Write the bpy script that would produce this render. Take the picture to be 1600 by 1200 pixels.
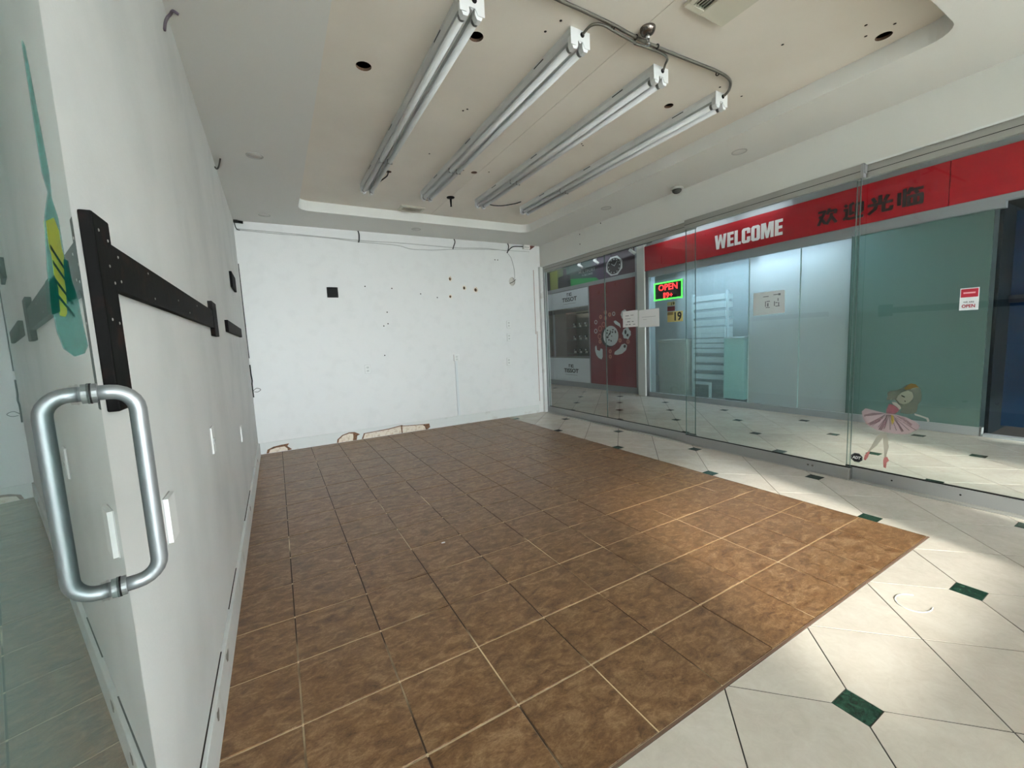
import bpy, bmesh, math, random
from mathutils import Vector, Matrix
random.seed(7)
S = bpy.context.scene
for o in list(bpy.data.objects): bpy.data.objects.remove(o)
COL = S.collection

# ------------------------------------------------------------------ camera, light, exposure
FPX = 645.677                                   # focal length in pixels of the 1600 px frame
CAM = Vector((0.284229, -0.834933, 1.269873))
cd = bpy.data.cameras.new('camera'); cam = bpy.data.objects.new('camera', cd); COL.objects.link(cam)
cd.sensor_fit = 'HORIZONTAL'; cd.sensor_width = 36.0; cd.lens = FPX / 1600 * 36.0
cd.clip_start = 0.01; cd.clip_end = 200
cr = Vector((0.86670094, -0.4966447, -0.04662115)); cu = Vector((0.09273612, 0.06858927, 0.99332549)); cf = Vector((0.49013212, 0.8652396, -0.10550329))
M = Matrix((( cr.x, cu.x, -cf.x), (cr.y, cu.y, -cf.y), (cr.z, cu.z, -cf.z))).to_4x4()
M.translation = CAM; cam.matrix_world = M
S.camera = cam

SUN_DIR = Vector((0.27, 0.96, -0.345)).normalized()     # direction the light travels
w = bpy.data.worlds.new('sky'); S.world = w; w.use_nodes = True
nt = w.node_tree; bg = nt.nodes['Background']
bg.inputs['Color'].default_value = (0.88, 0.94, 1.0, 1.0)      # even, hazy daylight sky
bg.inputs['Strength'].default_value = 22.0

sd = bpy.data.lights.new('sun', 'SUN'); sd.energy = 8.5; sd.angle = math.radians(2.8); sd.color = (1.0, 0.95, 0.88)
sun = bpy.data.objects.new('sun', sd); COL.objects.link(sun); sun.location = (0, -8, 8)
sun.rotation_euler = SUN_DIR.to_track_quat('-Z', 'Y').to_euler()

S.view_settings.view_transform = 'Standard'; S.view_settings.look = 'None'
S.view_settings.gamma = 1.0; S.view_settings.use_curve_mapping = False
S.view_settings.exposure = 0.40
S.cycles.max_bounces = 12; S.cycles.diffuse_bounces = 6; S.cycles.transparent_max_bounces = 24
S.cycles.caustics_reflective = False; S.cycles.caustics_refractive = False

# ------------------------------------------------------------------ key dimensions (metres)
T = 0.33                       # brown tile pitch
XB = 4.30                      # plane of the sliding glass wall
D = 5.116                      # back wall
H = 2.817; HT = 2.928          # soffit and raised tray
BX = 3.534                     # right edge of the brown tiles
YW = -6.0                      # front window wall behind the camera
FX1, FX2 = 6.95, 6.82          # corridor shop fronts
HC = 3.15                      # corridor ceiling

# ------------------------------------------------------------------ materials
MAT = {}
def srgb(r, g, b):
    f = lambda c: (c/255/12.92) if c <= 10 else ((c/255+0.055)/1.055)**2.4
    return (f(r), f(g), f(b), 1.0)
def mat(name, col=(200,200,200), rough=0.5, metal=0.0, spec=0.5, noise=None, bump=None, emit=None, coat=0.0):
    """noise=(scale, colour2, lo, hi[, detail]) second colour mixed in by a noise mask; bump=(scale, strength)"""
    if name in MAT: return MAT[name]
    m = bpy.data.materials.new(name); m.use_nodes = True; n = m.node_tree; p = n.nodes['Principled BSDF']
    p.inputs['Roughness'].default_value = rough; p.inputs['Metallic'].default_value = metal
    p.inputs['Specular IOR Level'].default_value = spec; p.inputs['Coat Weight'].default_value = coat
    p.inputs['Base Color'].default_value = srgb(*col)
    geo = n.nodes.new('ShaderNodeNewGeometry')
    if noise:
        t = n.nodes.new('ShaderNodeTexNoise'); t.inputs['Scale'].default_value = noise[0]; t.inputs['Detail'].default_value = noise[4] if len(noise) > 4 else 5
        r = n.nodes.new('ShaderNodeMapRange'); r.inputs['From Min'].default_value = noise[2]; r.inputs['From Max'].default_value = noise[3]
        x = n.nodes.new('ShaderNodeMix'); x.data_type = 'RGBA'; x.inputs['A'].default_value = srgb(*col); x.inputs['B'].default_value = srgb(*noise[1])
        n.links.new(geo.outputs['Position'], t.inputs['Vector']); n.links.new(t.outputs[0], r.inputs['Value']); n.links.new(r.outputs[0], x.inputs['Factor']); n.links.new(x.outputs['Result'], p.inputs['Base Color'])
    if bump:
        t2 = n.nodes.new('ShaderNodeTexNoise'); t2.inputs['Scale'].default_value = bump[0]; t2.inputs['Detail'].default_value = 4
        b = n.nodes.new('ShaderNodeBump'); b.inputs['Strength'].default_value = bump[1]; b.inputs['Distance'].default_value = 0.002
        n.links.new(geo.outputs['Position'], t2.inputs['Vector']); n.links.new(t2.outputs[0], b.inputs['Height']); n.links.new(b.outputs[0], p.inputs['Normal'])
    if emit:
        p.inputs['Emission Color'].default_value = srgb(*emit[0]); p.inputs['Emission Strength'].default_value = emit[1]
    MAT[name] = m; return m
def glass(name, tint, ior=1.5, film=0.0, filmcol=(200,215,212), rough=0.0):
    """flat architectural glass: clear tinted transmission, Fresnel mirror on the outer faces, optional milky film"""
    if name in MAT: return MAT[name]
    m = bpy.data.materials.new(name); m.use_nodes = True; n = m.node_tree; n.nodes.clear()
    out = n.nodes.new('ShaderNodeOutputMaterial'); tr = n.nodes.new('ShaderNodeBsdfTransparent'); tr.inputs[0].default_value = (*tint, 1)
    gl = n.nodes.new('ShaderNodeBsdfGlossy'); gl.inputs['Roughness'].default_value = rough; gl.inputs['Color'].default_value = (1,1,1,1)
    fr = n.nodes.new('ShaderNodeFresnel'); fr.inputs['IOR'].default_value = ior
    g = n.nodes.new('ShaderNodeNewGeometry'); inv = n.nodes.new('ShaderNodeMath'); inv.operation = 'SUBTRACT'; inv.inputs[0].default_value = 1
    mul = n.nodes.new('ShaderNodeMath'); mul.operation = 'MULTIPLY'
    n.links.new(g.outputs['Backfacing'], inv.inputs[1]); n.links.new(inv.outputs[0], mul.inputs[0]); n.links.new(fr.outputs[0], mul.inputs[1])
    base = tr.outputs[0]
    if film:
        tl = n.nodes.new('ShaderNodeBsdfTranslucent'); tl.inputs[0].default_value = srgb(*filmcol)
        df = n.nodes.new('ShaderNodeBsdfDiffuse'); df.inputs[0].default_value = srgb(*filmcol)
        a = n.nodes.new('ShaderNodeMixShader'); a.inputs[0].default_value = 0.35
        n.links.new(tl.outputs[0], a.inputs[1]); n.links.new(df.outputs[0], a.inputs[2])
        b = n.nodes.new('ShaderNodeMixShader'); b.inputs[0].default_value = film
        n.links.new(tr.outputs[0], b.inputs[1]); n.links.new(a.outputs[0], b.inputs[2]); base = b.outputs[0]
    mx = n.nodes.new('ShaderNodeMixShader'); n.links.new(mul.outputs[0], mx.inputs[0]); n.links.new(base, mx.inputs[1]); n.links.new(gl.outputs[0], mx.inputs[2])
    n.links.new(mx.outputs[0], out.inputs[0]); MAT[name] = m; return m
def decal(name, col, alpha):
    """printed film: part of the light passes straight through"""
    if name in MAT: return MAT[name]
    m = bpy.data.materials.new(name); m.use_nodes = True; n = m.node_tree; n.nodes.clear()
    out = n.nodes.new('ShaderNodeOutputMaterial'); tr = n.nodes.new('ShaderNodeBsdfTransparent')
    df = n.nodes.new('ShaderNodeBsdfDiffuse'); df.inputs[0].default_value = srgb(*col)
    tl = n.nodes.new('ShaderNodeBsdfTranslucent'); tl.inputs[0].default_value = srgb(*col)
    a = n.nodes.new('ShaderNodeMixShader'); a.inputs[0].default_value = 0.4; n.links.new(df.outputs[0], a.inputs[1]); n.links.new(tl.outputs[0], a.inputs[2])
    mx = n.nodes.new('ShaderNodeMixShader'); mx.inputs[0].default_value = alpha
    n.links.new(tr.outputs[0], mx.inputs[1]); n.links.new(a.outputs[0], mx.inputs[2]); n.links.new(mx.outputs[0], out.inputs[0]); MAT[name] = m; return m

def tile_mat(name, c1, c2, c3, scale, rough, stretch=(1,1,1), bump=0.15):
    m = bpy.data.materials.new(name); m.use_nodes = True; n = m.node_tree; p = n.nodes['Principled BSDF']
    p.inputs['Roughness'].default_value = rough
    g = n.nodes.new('ShaderNodeNewGeometry'); oi = n.nodes.new('ShaderNodeObjectInfo')
    off = n.nodes.new('ShaderNodeMath'); off.operation = 'MULTIPLY'; off.inputs[1].default_value = 37.0
    va = n.nodes.new('ShaderNodeVectorMath'); va.operation = 'ADD'
    n.links.new(oi.outputs['Random'], off.inputs[0]); n.links.new(g.outputs['Position'], va.inputs[0]); n.links.new(off.outputs[0], va.inputs[1])
    mp = n.nodes.new('ShaderNodeMapping'); mp.inputs['Scale'].default_value = stretch; mp.inputs['Rotation'].default_value = (0, 0, 0.5)
    n.links.new(va.outputs[0], mp.inputs['Vector'])
    t1 = n.nodes.new('ShaderNodeTexNoise'); t1.inputs['Scale'].default_value = scale; t1.inputs['Detail'].default_value = 8; t1.inputs['Roughness'].default_value = 0.65; t1.inputs['Distortion'].default_value = 0.8
    t2 = n.nodes.new('ShaderNodeTexNoise'); t2.inputs['Scale'].default_value = scale*4; t2.inputs['Detail'].default_value = 8; t2.inputs['Roughness'].default_value = 0.7; t2.inputs['Distortion'].default_value = 1.5
    n.links.new(mp.outputs[0], t1.inputs['Vector']); n.links.new(mp.outputs[0], t2.inputs['Vector'])
    r = n.nodes.new('ShaderNodeValToRGB'); e = r.color_ramp.elements
    e[0].position = 0.34; e[0].color = srgb(*c1); e[1].position = 0.68; e[1].color = srgb(*c3); k = r.color_ramp.elements.new(0.5); k.color = srgb(*c2)
    mx = n.nodes.new('ShaderNodeMix'); mx.data_type = 'FLOAT'; mx.inputs['Factor'].default_value = 0.4
    n.links.new(t1.outputs[0], mx.inputs['A']); n.links.new(t2.outputs[0], mx.inputs['B']); n.links.new(mx.outputs['Result'], r.inputs[0])
    hs = n.nodes.new('ShaderNodeHueSaturation'); vr = n.nodes.new('ShaderNodeMapRange'); vr.inputs['To Min'].default_value = 0.95; vr.inputs['To Max'].default_value = 1.05
    n.links.new(oi.outputs['Random'], vr.inputs['Value']); n.links.new(vr.outputs[0], hs.inputs['Value']); n.links.new(r.outputs[0], hs.inputs['Color']); n.links.new(hs.outputs[0], p.inputs['Base Color'])
    b = n.nodes.new('ShaderNodeBump'); b.inputs['Strength'].default_value = bump; b.inputs['Distance'].default_value = 0.003
    n.links.new(t2.outputs[0], b.inputs['Height']); n.links.new(b.outputs[0], p.inputs['Normal'])
    MAT[name] = m; return m

WALL = mat('white wall paint', (214,215,213), 0.55, noise=(2.2, (200,202,200), 0.45, 0.75), bump=(90, 0.25))
WALLB = mat('scuffed white wall paint', (222,222,221), 0.55, noise=(7, (218,218,217), 0.5, 0.7, 8), bump=(60, 0.3))
SOFF = mat('white ceiling paint', (214,214,210), 0.7, bump=(120, 0.15))
TRAY = mat('cream ceiling board', (222,216,206), 0.7, noise=(1.5, (214,207,196), 0.4, 0.7), bump=(120, 0.1))
BASE = mat('white baseboard paint', (214,216,214), 0.5, noise=(6, (178,176,168), 0.6, 0.8, 8))
RAW = mat('raw plaster', (228,216,200), 0.9, noise=(30, (196,172,148), 0.5, 0.7))
STAIN = mat('brown water stain', (128,92,66), 0.9, noise=(40, (84,58,42), 0.45, 0.65))
BLK = mat('black plastic', (12,12,12), 0.6, spec=0.2)
DARK = mat('void dark', (30,20,14), 0.95)
HOLE = mat('brown hole edge', (92,70,54), 0.9)
ALU = mat('brushed aluminium', (158,160,160), 0.42, 0.55)
ALUD = mat('grey anodised aluminium', (158,158,152), 0.5, 0.3)
CHROME = mat('satin steel', (188,190,192), 0.25, 1.0)
WHITEM = mat('white enamel', (212,214,214), 0.35)
GREYM = mat('greyed white enamel', (196,197,195), 0.35)
TUBE = mat('unlit tube glass', (200,202,202), 0.3, spec=0.4)
CONDUIT = mat('grey flexible conduit', (104,100,92), 0.45, 0.5)
WOOD = mat('dark stained wood', (10,9,9), 0.75, spec=0.12, noise=(18, (40,22,14), 0.55, 0.78, 8), bump=(40, 0.3))
GLASS = glass('clear green glass', (0.955, 0.982, 0.977), 1.5)
GLASSD = glass('green door glass', (0.66, 0.75, 0.74), 1.74)
GLASSF = glass('milky shop glass', (0.85, 0.91, 0.90), 1.5, film=0.48, filmcol=(216,219,214))
GLASSP = glass('faintly milky shop glass', (0.86, 0.93, 0.93), 1.5, film=0.18, filmcol=(206,218,210))
GLASSG = glass('dark teal shop glass', (0.68, 0.80, 0.77), 1.5, film=0.50, filmcol=(136,166,156))
GEDGE = mat('green glass edge', (64,88,82), 0.3, spec=0.4)
FACADE = mat('grey shopfront frame', (150,154,156), 0.4, 0.35)
REDS = mat('red sign panel', (156,0,20), 0.5, spec=0.3)
MAROON = mat('maroon poster', (110,22,30), 0.45)
BROWN = tile_mat('brown ceramic tile', (76,50,31), (120,87,56), (164,134,100), 13, 0.36, (1,1.7,1), bump=0.25)
WTILE = tile_mat('cream stone tile', (190,181,168), (200,191,179), (209,202,191), 5, 0.22, bump=0.03)
GTILE = tile_mat('green marble tile', (14,34,26), (26,58,45), (62,100,82), 45, 0.25, bump=0.05)
GROUTW = mat('dark grey grout', (62,58,54), 0.9)
# grout between brown tiles: dirt by noise, side light painted in as beige cross joints
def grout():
    m = bpy.data.materials.new('dirty grout with painted side light'); m.use_nodes = True; n = m.node_tree; p = n.nodes['Principled BSDF']; p.inputs['Roughness'].default_value = 0.85
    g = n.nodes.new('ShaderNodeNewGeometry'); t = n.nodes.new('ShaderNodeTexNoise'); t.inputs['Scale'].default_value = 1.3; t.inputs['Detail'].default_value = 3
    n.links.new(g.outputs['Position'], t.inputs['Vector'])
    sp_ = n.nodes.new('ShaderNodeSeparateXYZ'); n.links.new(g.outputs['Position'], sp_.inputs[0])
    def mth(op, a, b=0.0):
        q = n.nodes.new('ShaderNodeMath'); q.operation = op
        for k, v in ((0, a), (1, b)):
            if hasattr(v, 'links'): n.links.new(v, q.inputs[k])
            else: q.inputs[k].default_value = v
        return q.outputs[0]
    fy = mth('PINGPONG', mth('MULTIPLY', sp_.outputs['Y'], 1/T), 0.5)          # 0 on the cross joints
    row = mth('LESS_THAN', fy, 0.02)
    depth_shade = mth('MULTIPLY', sp_.outputs['Y'], 0.035)                             # painted shade: joints darken towards the back of the unit
    dirt_light = mth('SUBTRACT', mth('ADD', t.outputs[0], mth('MULTIPLY', row, 0.16)), depth_shade)
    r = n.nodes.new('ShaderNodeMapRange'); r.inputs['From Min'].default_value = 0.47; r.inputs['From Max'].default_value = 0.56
    n.links.new(dirt_light, r.inputs['Value'])
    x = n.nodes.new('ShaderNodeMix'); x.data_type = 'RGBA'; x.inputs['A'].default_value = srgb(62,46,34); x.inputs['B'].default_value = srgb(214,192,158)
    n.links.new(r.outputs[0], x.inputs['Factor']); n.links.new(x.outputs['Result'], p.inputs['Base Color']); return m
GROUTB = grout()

# ------------------------------------------------------------------ mesh helpers (coordinates are world coordinates)
OFF = {}                                   # world offset of every object
def off(o): return OFF.get(o.name, Vector((0,0,0))) if o else Vector((0,0,0))
def link(name, me, m=None, parent=None, smooth=False, keep=False):
    o = bpy.data.objects.new(name, me); COL.objects.link(o)
    if m:
        me.materials.clear()
        for q in (m if isinstance(m, (list, tuple)) else [m]): me.materials.append(q)
    if not keep and len(me.vertices):
        vs = [v.co for v in me.vertices]
        c = Vector([(min(v[i] for v in vs)+max(v[i] for v in vs))/2 for i in range(3)]); c.z = min(v[2] for v in vs)
        me.transform(Matrix.Translation(-c)); OFF[o.name] = c; o.location = c - off(parent)
    if parent: o.parent = parent
    if smooth:
        for f in me.polygons: f.use_smooth = True
    return o
def mk(name, v, f, m=None, parent=None, smooth=False):
    me = bpy.data.meshes.new(name); me.from_pydata([tuple(a) for a in v], [], f); me.update(); return link(name, me, m, parent, smooth)
def fromb(name, bm, m=None, parent=None, smooth=False):
    bmesh.ops.recalc_face_normals(bm, faces=bm.faces); me = bpy.data.meshes.new(name); bm.to_mesh(me); bm.free(); return link(name, me, m, parent, smooth)
def addbox(bm, lo, hi, bev=0.0):
    r = bmesh.ops.create_cube(bm, size=1.0); vs = r['verts']
    for v in vs: v.co = Vector([lo[i] + (v.co[i]+0.5)*(hi[i]-lo[i]) for i in range(3)])
    if bev: bmesh.ops.bevel(bm, geom=list({e for v in vs for e in v.link_edges}), offset=bev, segments=2, affect='EDGES', profile=0.5)
def box(name, lo, hi, m=None, parent=None, bev=0.0):
    bm = bmesh.new(); addbox(bm, lo, hi, bev); return fromb(name, bm, m, parent)
def boxes(name, lst, m=None, parent=None, bev=0.0):
    bm = bmesh.new()
    for lo, hi in lst: addbox(bm, lo, hi, bev)
    return fromb(name, bm, m, parent)
def frame_of(axis):
    """u, v, normal of a surface seen from inside: 'R' faces -x, 'B' faces -y, 'L' faces +x, 'C' faces down"""
    return {'R': (Vector((0,-1,0)), Vector((0,0,1)), Vector((-1,0,0))), 'B': (Vector((1,0,0)), Vector((0,0,1)), Vector((0,-1,0))),
            'L': (Vector((0,1,0)), Vector((0,0,1)), Vector((1,0,0))), 'C': (Vector((1,0,0)), Vector((0,-1,0)), Vector((0,0,-1)))}[axis]
def plate(name, axis, org, poly, th, m=None, parent=None, mats=None):
    """flat polygon (u, v) on a surface through org, th thick, standing proud along the normal"""
    u, v, n = frame_of(axis); org = Vector(org); bm = bmesh.new()
    a = [bm.verts.new(org + u*p[0] + v*p[1]) for p in poly]; f = bm.faces.new(a)
    r = bmesh.ops.extrude_face_region(bm, geom=[f]); 
    for g in r['geom']:
        if isinstance(g, bmesh.types.BMVert): g.co += n*th
    bmesh.ops.triangulate(bm, faces=[q for q in bm.faces if len(q.verts) > 4])
    return fromb(name, bm, m, parent)
def ell(cx, cy, rx, ry, n=20, a0=0.0, wob=0.0):
    return [(cx + rx*math.cos(a0+2*math.pi*i/n)*(1+wob*math.sin(i*2.3)), cy + ry*math.sin(a0+2*math.pi*i/n)*(1+wob*math.cos(i*1.7))) for i in range(n)]
def rect(x0, y0, x1, y1): return [(x0,y0),(x1,y0),(x1,y1),(x0,y1)]
def ring(name, axis, org, ro, ri, th, m, parent=None, n=24):
    u, v, nn = frame_of(axis); org = Vector(org); V = []; F = []
    for i in range(n):
        c, s = math.cos(2*math.pi*i/n), math.sin(2*math.pi*i/n)
        for r, t in ((ro,0),(ro,th),(ri,th),(ri,0)): V.append(org + u*(r*c) + v*(r*s) + nn*t)
    for i in range(n):
        a, b = i*4, ((i+1)%n)*4
        for k in range(4): F.append((a+k, b+k, b+(k+1)%4, a+(k+1)%4))
    bm = bmesh.new(); vs = [bm.verts.new(p) for p in V]
    for f in F: bm.faces.new([vs[k] for k in f])
    return fromb(name, bm, m, parent)
def lathe(name, axis, org, prof, m, parent=None, n=20, smooth=True):
    """prof: (radius, distance along the normal)"""
    u, v, nn = frame_of(axis); org = Vector(org); bm = bmesh.new(); rows = []
    for r, t in prof:
        rows.append([bm.verts.new(org + nn*t + (u*math.cos(2*math.pi*i/n) + v*math.sin(2*math.pi*i/n))*max(r,1e-4)) for i in range(n)])
    for a, b in zip(rows, rows[1:]):
        for i in range(n): bm.faces.new((a[i], a[(i+1)%n], b[(i+1)%n], b[i]))
    bm.faces.new(rows[0]); bm.faces.new(rows[-1][::-1])
    return fromb(name, bm, m, parent, smooth)
def smooth_path(pts, sub=6):
    P = [Vector(p) for p in pts]; out = []
    for i in range(len(P)-1):
        p0, p1, p2, p3 = P[max(i-1,0)], P[i], P[i+1], P[min(i+2,len(P)-1)]
        for k in range(sub):
            t = k/sub; out.append(0.5*((2*p1) + (p2-p0)*t + (2*p0-5*p1+4*p2-p3)*t*t + (3*p1-p0-3*p2+p3)*t**3))
    out.append(P[-1]); return out
def tubeb(bm, path, r, n=8):
    P = [Vector(p) for p in path]; rows = []; N = None
    for i, p in enumerate(P):
        t = (P[min(i+1,len(P)-1)] - P[max(i-1,0)]).normalized()
        if N is None:
            N = t.cross(Vector((0,0,1)));  N = N.normalized() if N.length > 1e-3 else Vector((1,0,0))
        N = (N - t*N.dot(t)).normalized(); B = t.cross(N)
        rows.append([bm.verts.new(p + (N*math.cos(2*math.pi*k/n) + B*math.sin(2*math.pi*k/n))*r) for k in range(n)])
    for a, b in zip(rows, rows[1:]):
        for k in range(n): bm.faces.new((a[k], a[(k+1)%n], b[(k+1)%n], b[k]))
    bm.faces.new(rows[0][::-1]); bm.faces.new(rows[-1])
def tube(name, pts, r, m, parent=None, n=8, sub=6):
    bm = bmesh.new(); tubeb(bm, smooth_path(pts, sub) if sub else pts, r, n); return fromb(name, bm, m, parent, True)
def text(name, body, axis, org, u0, u1, v0, v1, th, m, parent=None, bold=0.0, shear=0.0):
    """lettering fitted to the rectangle u0..u1, v0..v1 of a surface"""
    cv = bpy.data.curves.new(name, 'FONT'); cv.body = body; cv.size = 1.0; cv.offset = bold; cv.shear = shear; cv.resolution_u = 3
    o = bpy.data.objects.new(name, cv); COL.objects.link(o); bpy.context.view_layer.update()
    me = bpy.data.meshes.new_from_object(o.evaluated_get(bpy.context.evaluated_depsgraph_get())); bpy.data.objects.remove(o); bpy.data.curves.remove(cv)
    xs = [v.co.x for v in me.vertices]; ys = [v.co.y for v in me.vertices]
    u, v, n = frame_of(axis); org = Vector(org); bm = bmesh.new(); bm.from_mesh(me); bpy.data.meshes.remove(me)
    fs = list(bm.faces); r = bmesh.ops.extrude_face_region(bm, geom=fs); up = {g for g in r['geom'] if isinstance(g, bmesh.types.BMVert)}
    for q in bm.verts:
        a = (q.co.x-min(xs))/(max(xs)-min(xs)); b = (q.co.y-min(ys))/(max(ys)-min(ys))
        q.co = org + u*(u0+a*(u1-u0)) + v*(v0+b*(v1-v0)) + n*(th if q in up else 0)
    return fromb(name, bm, m, parent)
def empty(name, loc, parent=None):
    o = bpy.data.objects.new(name, None); COL.objects.link(o); o.empty_display_size = 0.05; OFF[o.name] = Vector(loc); o.location = Vector(loc) - off(parent)
    if parent: o.parent = parent
    return o
def tag(o, label=None, cat=None, group=None, kind=None):
    if label: o['label'] = label
    if cat: o['category'] = cat
    if group: o['group'] = group
    if kind: o['kind'] = kind
    return o
def struct(o, label=None): return tag(o, label, kind='structure')
def cut(o, cutters):
    """real holes: boolean difference, cut faces take the cutter's material"""
    bpy.context.view_layer.update()
    for c in cutters:
        md = o.modifiers.new('cut', 'BOOLEAN'); md.object = c; md.operation = 'DIFFERENCE'; md.solver = 'EXACT'; md.material_mode = 'TRANSFER'
    bpy.context.view_layer.update()
    me = bpy.data.meshes.new_from_object(o.evaluated_get(bpy.context.evaluated_depsgraph_get())); o.modifiers.clear(); o.data = me
    for c in cutters: bpy.data.objects.remove(c)

# ================================================================== THE SETTING
# ---- floors: bed of grout with every tile a piece of its own
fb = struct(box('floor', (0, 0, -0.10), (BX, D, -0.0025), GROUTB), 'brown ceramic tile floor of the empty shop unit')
g2 = 0.0028
xs = [0.0] + [(i-0.2435)*T for i in range(1, 11)] + [BX]
ys = [j*T for j in range(0, 16)] + [D]
meshes = {}
def tile_mesh(key, wx, wy, m):
    if key not in meshes:
        bm = bmesh.new(); addbox(bm, (-wx/2, -wy/2, -0.008), (wx/2, wy/2, 0))
        top = [e for e in bm.edges if all(v.co.z > -1e-6 for v in e.verts)]
        bmesh.ops.bevel(bm, geom=top, offset=0.0018, segments=1, affect='EDGES')
        me = bpy.data.meshes.new('tile'); bm.to_mesh(me); bm.free(); me.materials.append(m); meshes[key] = me
    return meshes[key]
def piece(name, me, loc, parent):
    o = bpy.data.objects.new(name, me); COL.objects.link(o); o.parent = parent; o.location = Vector(loc) - off(parent); return o
for i in range(11):
    for j in range(16):
        wx, wy = xs[i+1]-xs[i]-2*g2, ys[j+1]-ys[j]-2*g2
        me = tile_mesh((round(wx,4), round(wy,4)), wx, wy, BROWN)
        piece('floor_tile', me, ((xs[i]+xs[i+1])/2, (ys[j]+ys[j+1])/2, random.uniform(-0.0006, 0.0006)), fb)
box('edge_strip', (0, -0.010, -0.02), (BX, -0.001, 0.001), mat('brown edge grout', (110,86,70), 0.8), fb)

bm = bmesh.new(); addbox(bm, (BX, 0, -0.10), (FX1+0.05, 10.0, -0.002)); addbox(bm, (0, YW, -0.10), (FX1+0.05, 0, -0.002))
fw = struct(fromb('floor', bm, GROUTW), 'cream diagonal tile floor with small green inserts')
PX, PY, X0, Y0, G = 0.571, 0.5765, 1.860, -0.288, 0.0024
def clip(poly, ax, val, keep):
    out = []
    for k in range(len(poly)):
        a, b = poly[k], poly[(k+1) % len(poly)]; da, db = keep*(a[ax]-val), keep*(b[ax]-val)
        if da >= 0: out.append(a)
        if (da > 0) != (db > 0) and abs(da-db) > 1e-12:
            t = da/(da-db); out.append((a[0]+t*(b[0]-a[0]), a[1]+t*(b[1]-a[1])))
    return out
def flat_tile(name, poly, m):
    if len(poly) < 3: return
    c = (sum(p[0] for p in poly)/len(poly), sum(p[1] for p in poly)/len(poly)); n = len(poly)
    V = [(p[0]-c[0], p[1]-c[1], 0) for p in poly] + [(p[0]-c[0], p[1]-c[1], -0.006) for p in poly]
    F = [tuple(range(n))] + [(k, n+k, n+(k+1)%n, (k+1)%n) for k in range(n)]
    me = bpy.data.meshes.new(name); me.from_pydata(V, [], F); me.materials.append(m)
    piece(name, me, (c[0], c[1], 0), fw)
def area(p): return abs(sum(p[k][0]*p[(k+1)%len(p)][1]-p[(k+1)%len(p)][0]*p[k][1] for k in range(len(p))))/2
def uv2xy(u, v): return (X0 + PX*(u+v)/2, Y0 + PY*(u-v)/2)
SQ = 0.052 / PX                     # half-diagonal of a green insert in lattice units
YNEAR = -1.25
for iu in range(-8, 28):
    for iv in range(-20, 14):
        c = uv2xy(iu+0.5, iv+0.5)
        if not (-0.5 < c[0] < FX1+0.5 and YNEAR-0.4 < c[1] < 9.6): continue
        gg = G/ (PX/math.sqrt(2))
        cor = [(iu,iv),(iu+1,iv),(iu+1,iv+1),(iu,iv+1)]; poly = []
        for k, (a, b) in enumerate(cor):
            sa, sb = (1 if a == iu else -1), (1 if b == iv else -1)
            if a % 2 == 0 and b % 2 == 0:
                # corner cut by the insert, a square with sides along x and y: |du+dv| or |du-dv| limit
                L = 2*SQ + gg
                p1, p2 = (a+sa*(L-gg), b+sb*gg), (a+sa*gg, b+sb*(L-gg))
                if sa*sb > 0: poly += ([p2, p1] if k in (0,) else [p1, p2]) if k == 0 else [p1, p2]
                else: poly += [p1, p2]
            else: poly.append((a+sa*gg, b+sb*gg))
        # order points around the centre
        poly.sort(key=lambda q: math.atan2(q[1]-iv-0.5, q[0]-iu-0.5))
        P = [uv2xy(*q) for q in poly]
        P.sort(key=lambda q: math.atan2(q[1]-c[1], q[0]-c[0]))
        P = clip(clip(clip(P, 0, 0.003, 1), 0, FX1, -1), 1, YNEAR, 1)
        if len(P) < 3: continue
        parts = []
        if min(p[0] for p in P) >= BX or max(p[1] for p in P) <= -0.012: parts = [P]
        else:
            parts = [clip(P, 1, -0.012, -1), clip(clip(P, 1, -0.012, 1), 0, BX+0.004, 1)]
        for q in parts:
            if len(q) >= 3 and area(q) > 2e-4: flat_tile('floor_tile', q, WTILE)
for m_ in range(-4, 12):
    for n_ in range(-3, 20):
        if (m_+n_) % 2: continue
        u, v = m_+n_, m_-n_
        if u % 2 or v % 2: continue
        x, y = X0+PX*m_, Y0+PY*n_; h = 0.0505
        if not (0.0 < x < FX1 and YNEAR < y < 9.4): continue
        P = [(x-h,y-h),(x+h,y-h),(x+h,y+h),(x-h,y+h)]
        if x+h < BX and y-h > 0: continue
        if y > -0.02: P = clip(P, 0, BX+0.003, 1)
        if len(P) >= 3 and area(P) > 1e-4: flat_tile('green_insert', P, GTILE)
box('near_slab', (0, YW, -0.05), (FX1, YNEAR-0.002, 0), WTILE, fw)

# ---- left wall, back wall, baseboards
wl = struct(box('wall_left', (-0.15, YW, 0), (0, D+0.15, HC+0.25), WALL), 'long white painted left wall of the unit')
wb = struct(box('wall_back', (0, D, 0), (XB+0.03, D+0.15, HC+0.25), WALLB), 'scuffed white end wall of the unit')
cuts = []
for k, (x, z, rx, rz) in enumerate([(2.668,2.226,0.016,0.030),(2.655,1.965,0.018,0.022),(2.89,2.098,0.017,0.026),(3.082,2.073,0.024,0.030),(3.746,2.219,0.058,0.068)]):
    me_ = plate('c', 'B', (x, D+0.02, z), ell(0,0,rx,rz,16,wob=0.12 if k < 4 else 0), 0.05, HOLE if k not in (4,) else mat('pale hole', (196,192,184), 0.9)); cuts.append(me_)
cut(wb, cuts)
for x, z in [(1.43,2.09),(1.79,2.07),(1.70,1.58),(1.64,1.55),(1.70,1.74),(2.2,2.0),(3.45,2.55),(3.50,2.55),(2.45,1.95),(1.62,1.14)]:
    lathe('screw_hole', 'B', (x, D, z), [(0.007,-0.002),(0.009,0.0012),(0.004,0.0016)], DARK, wb, 8)
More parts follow.
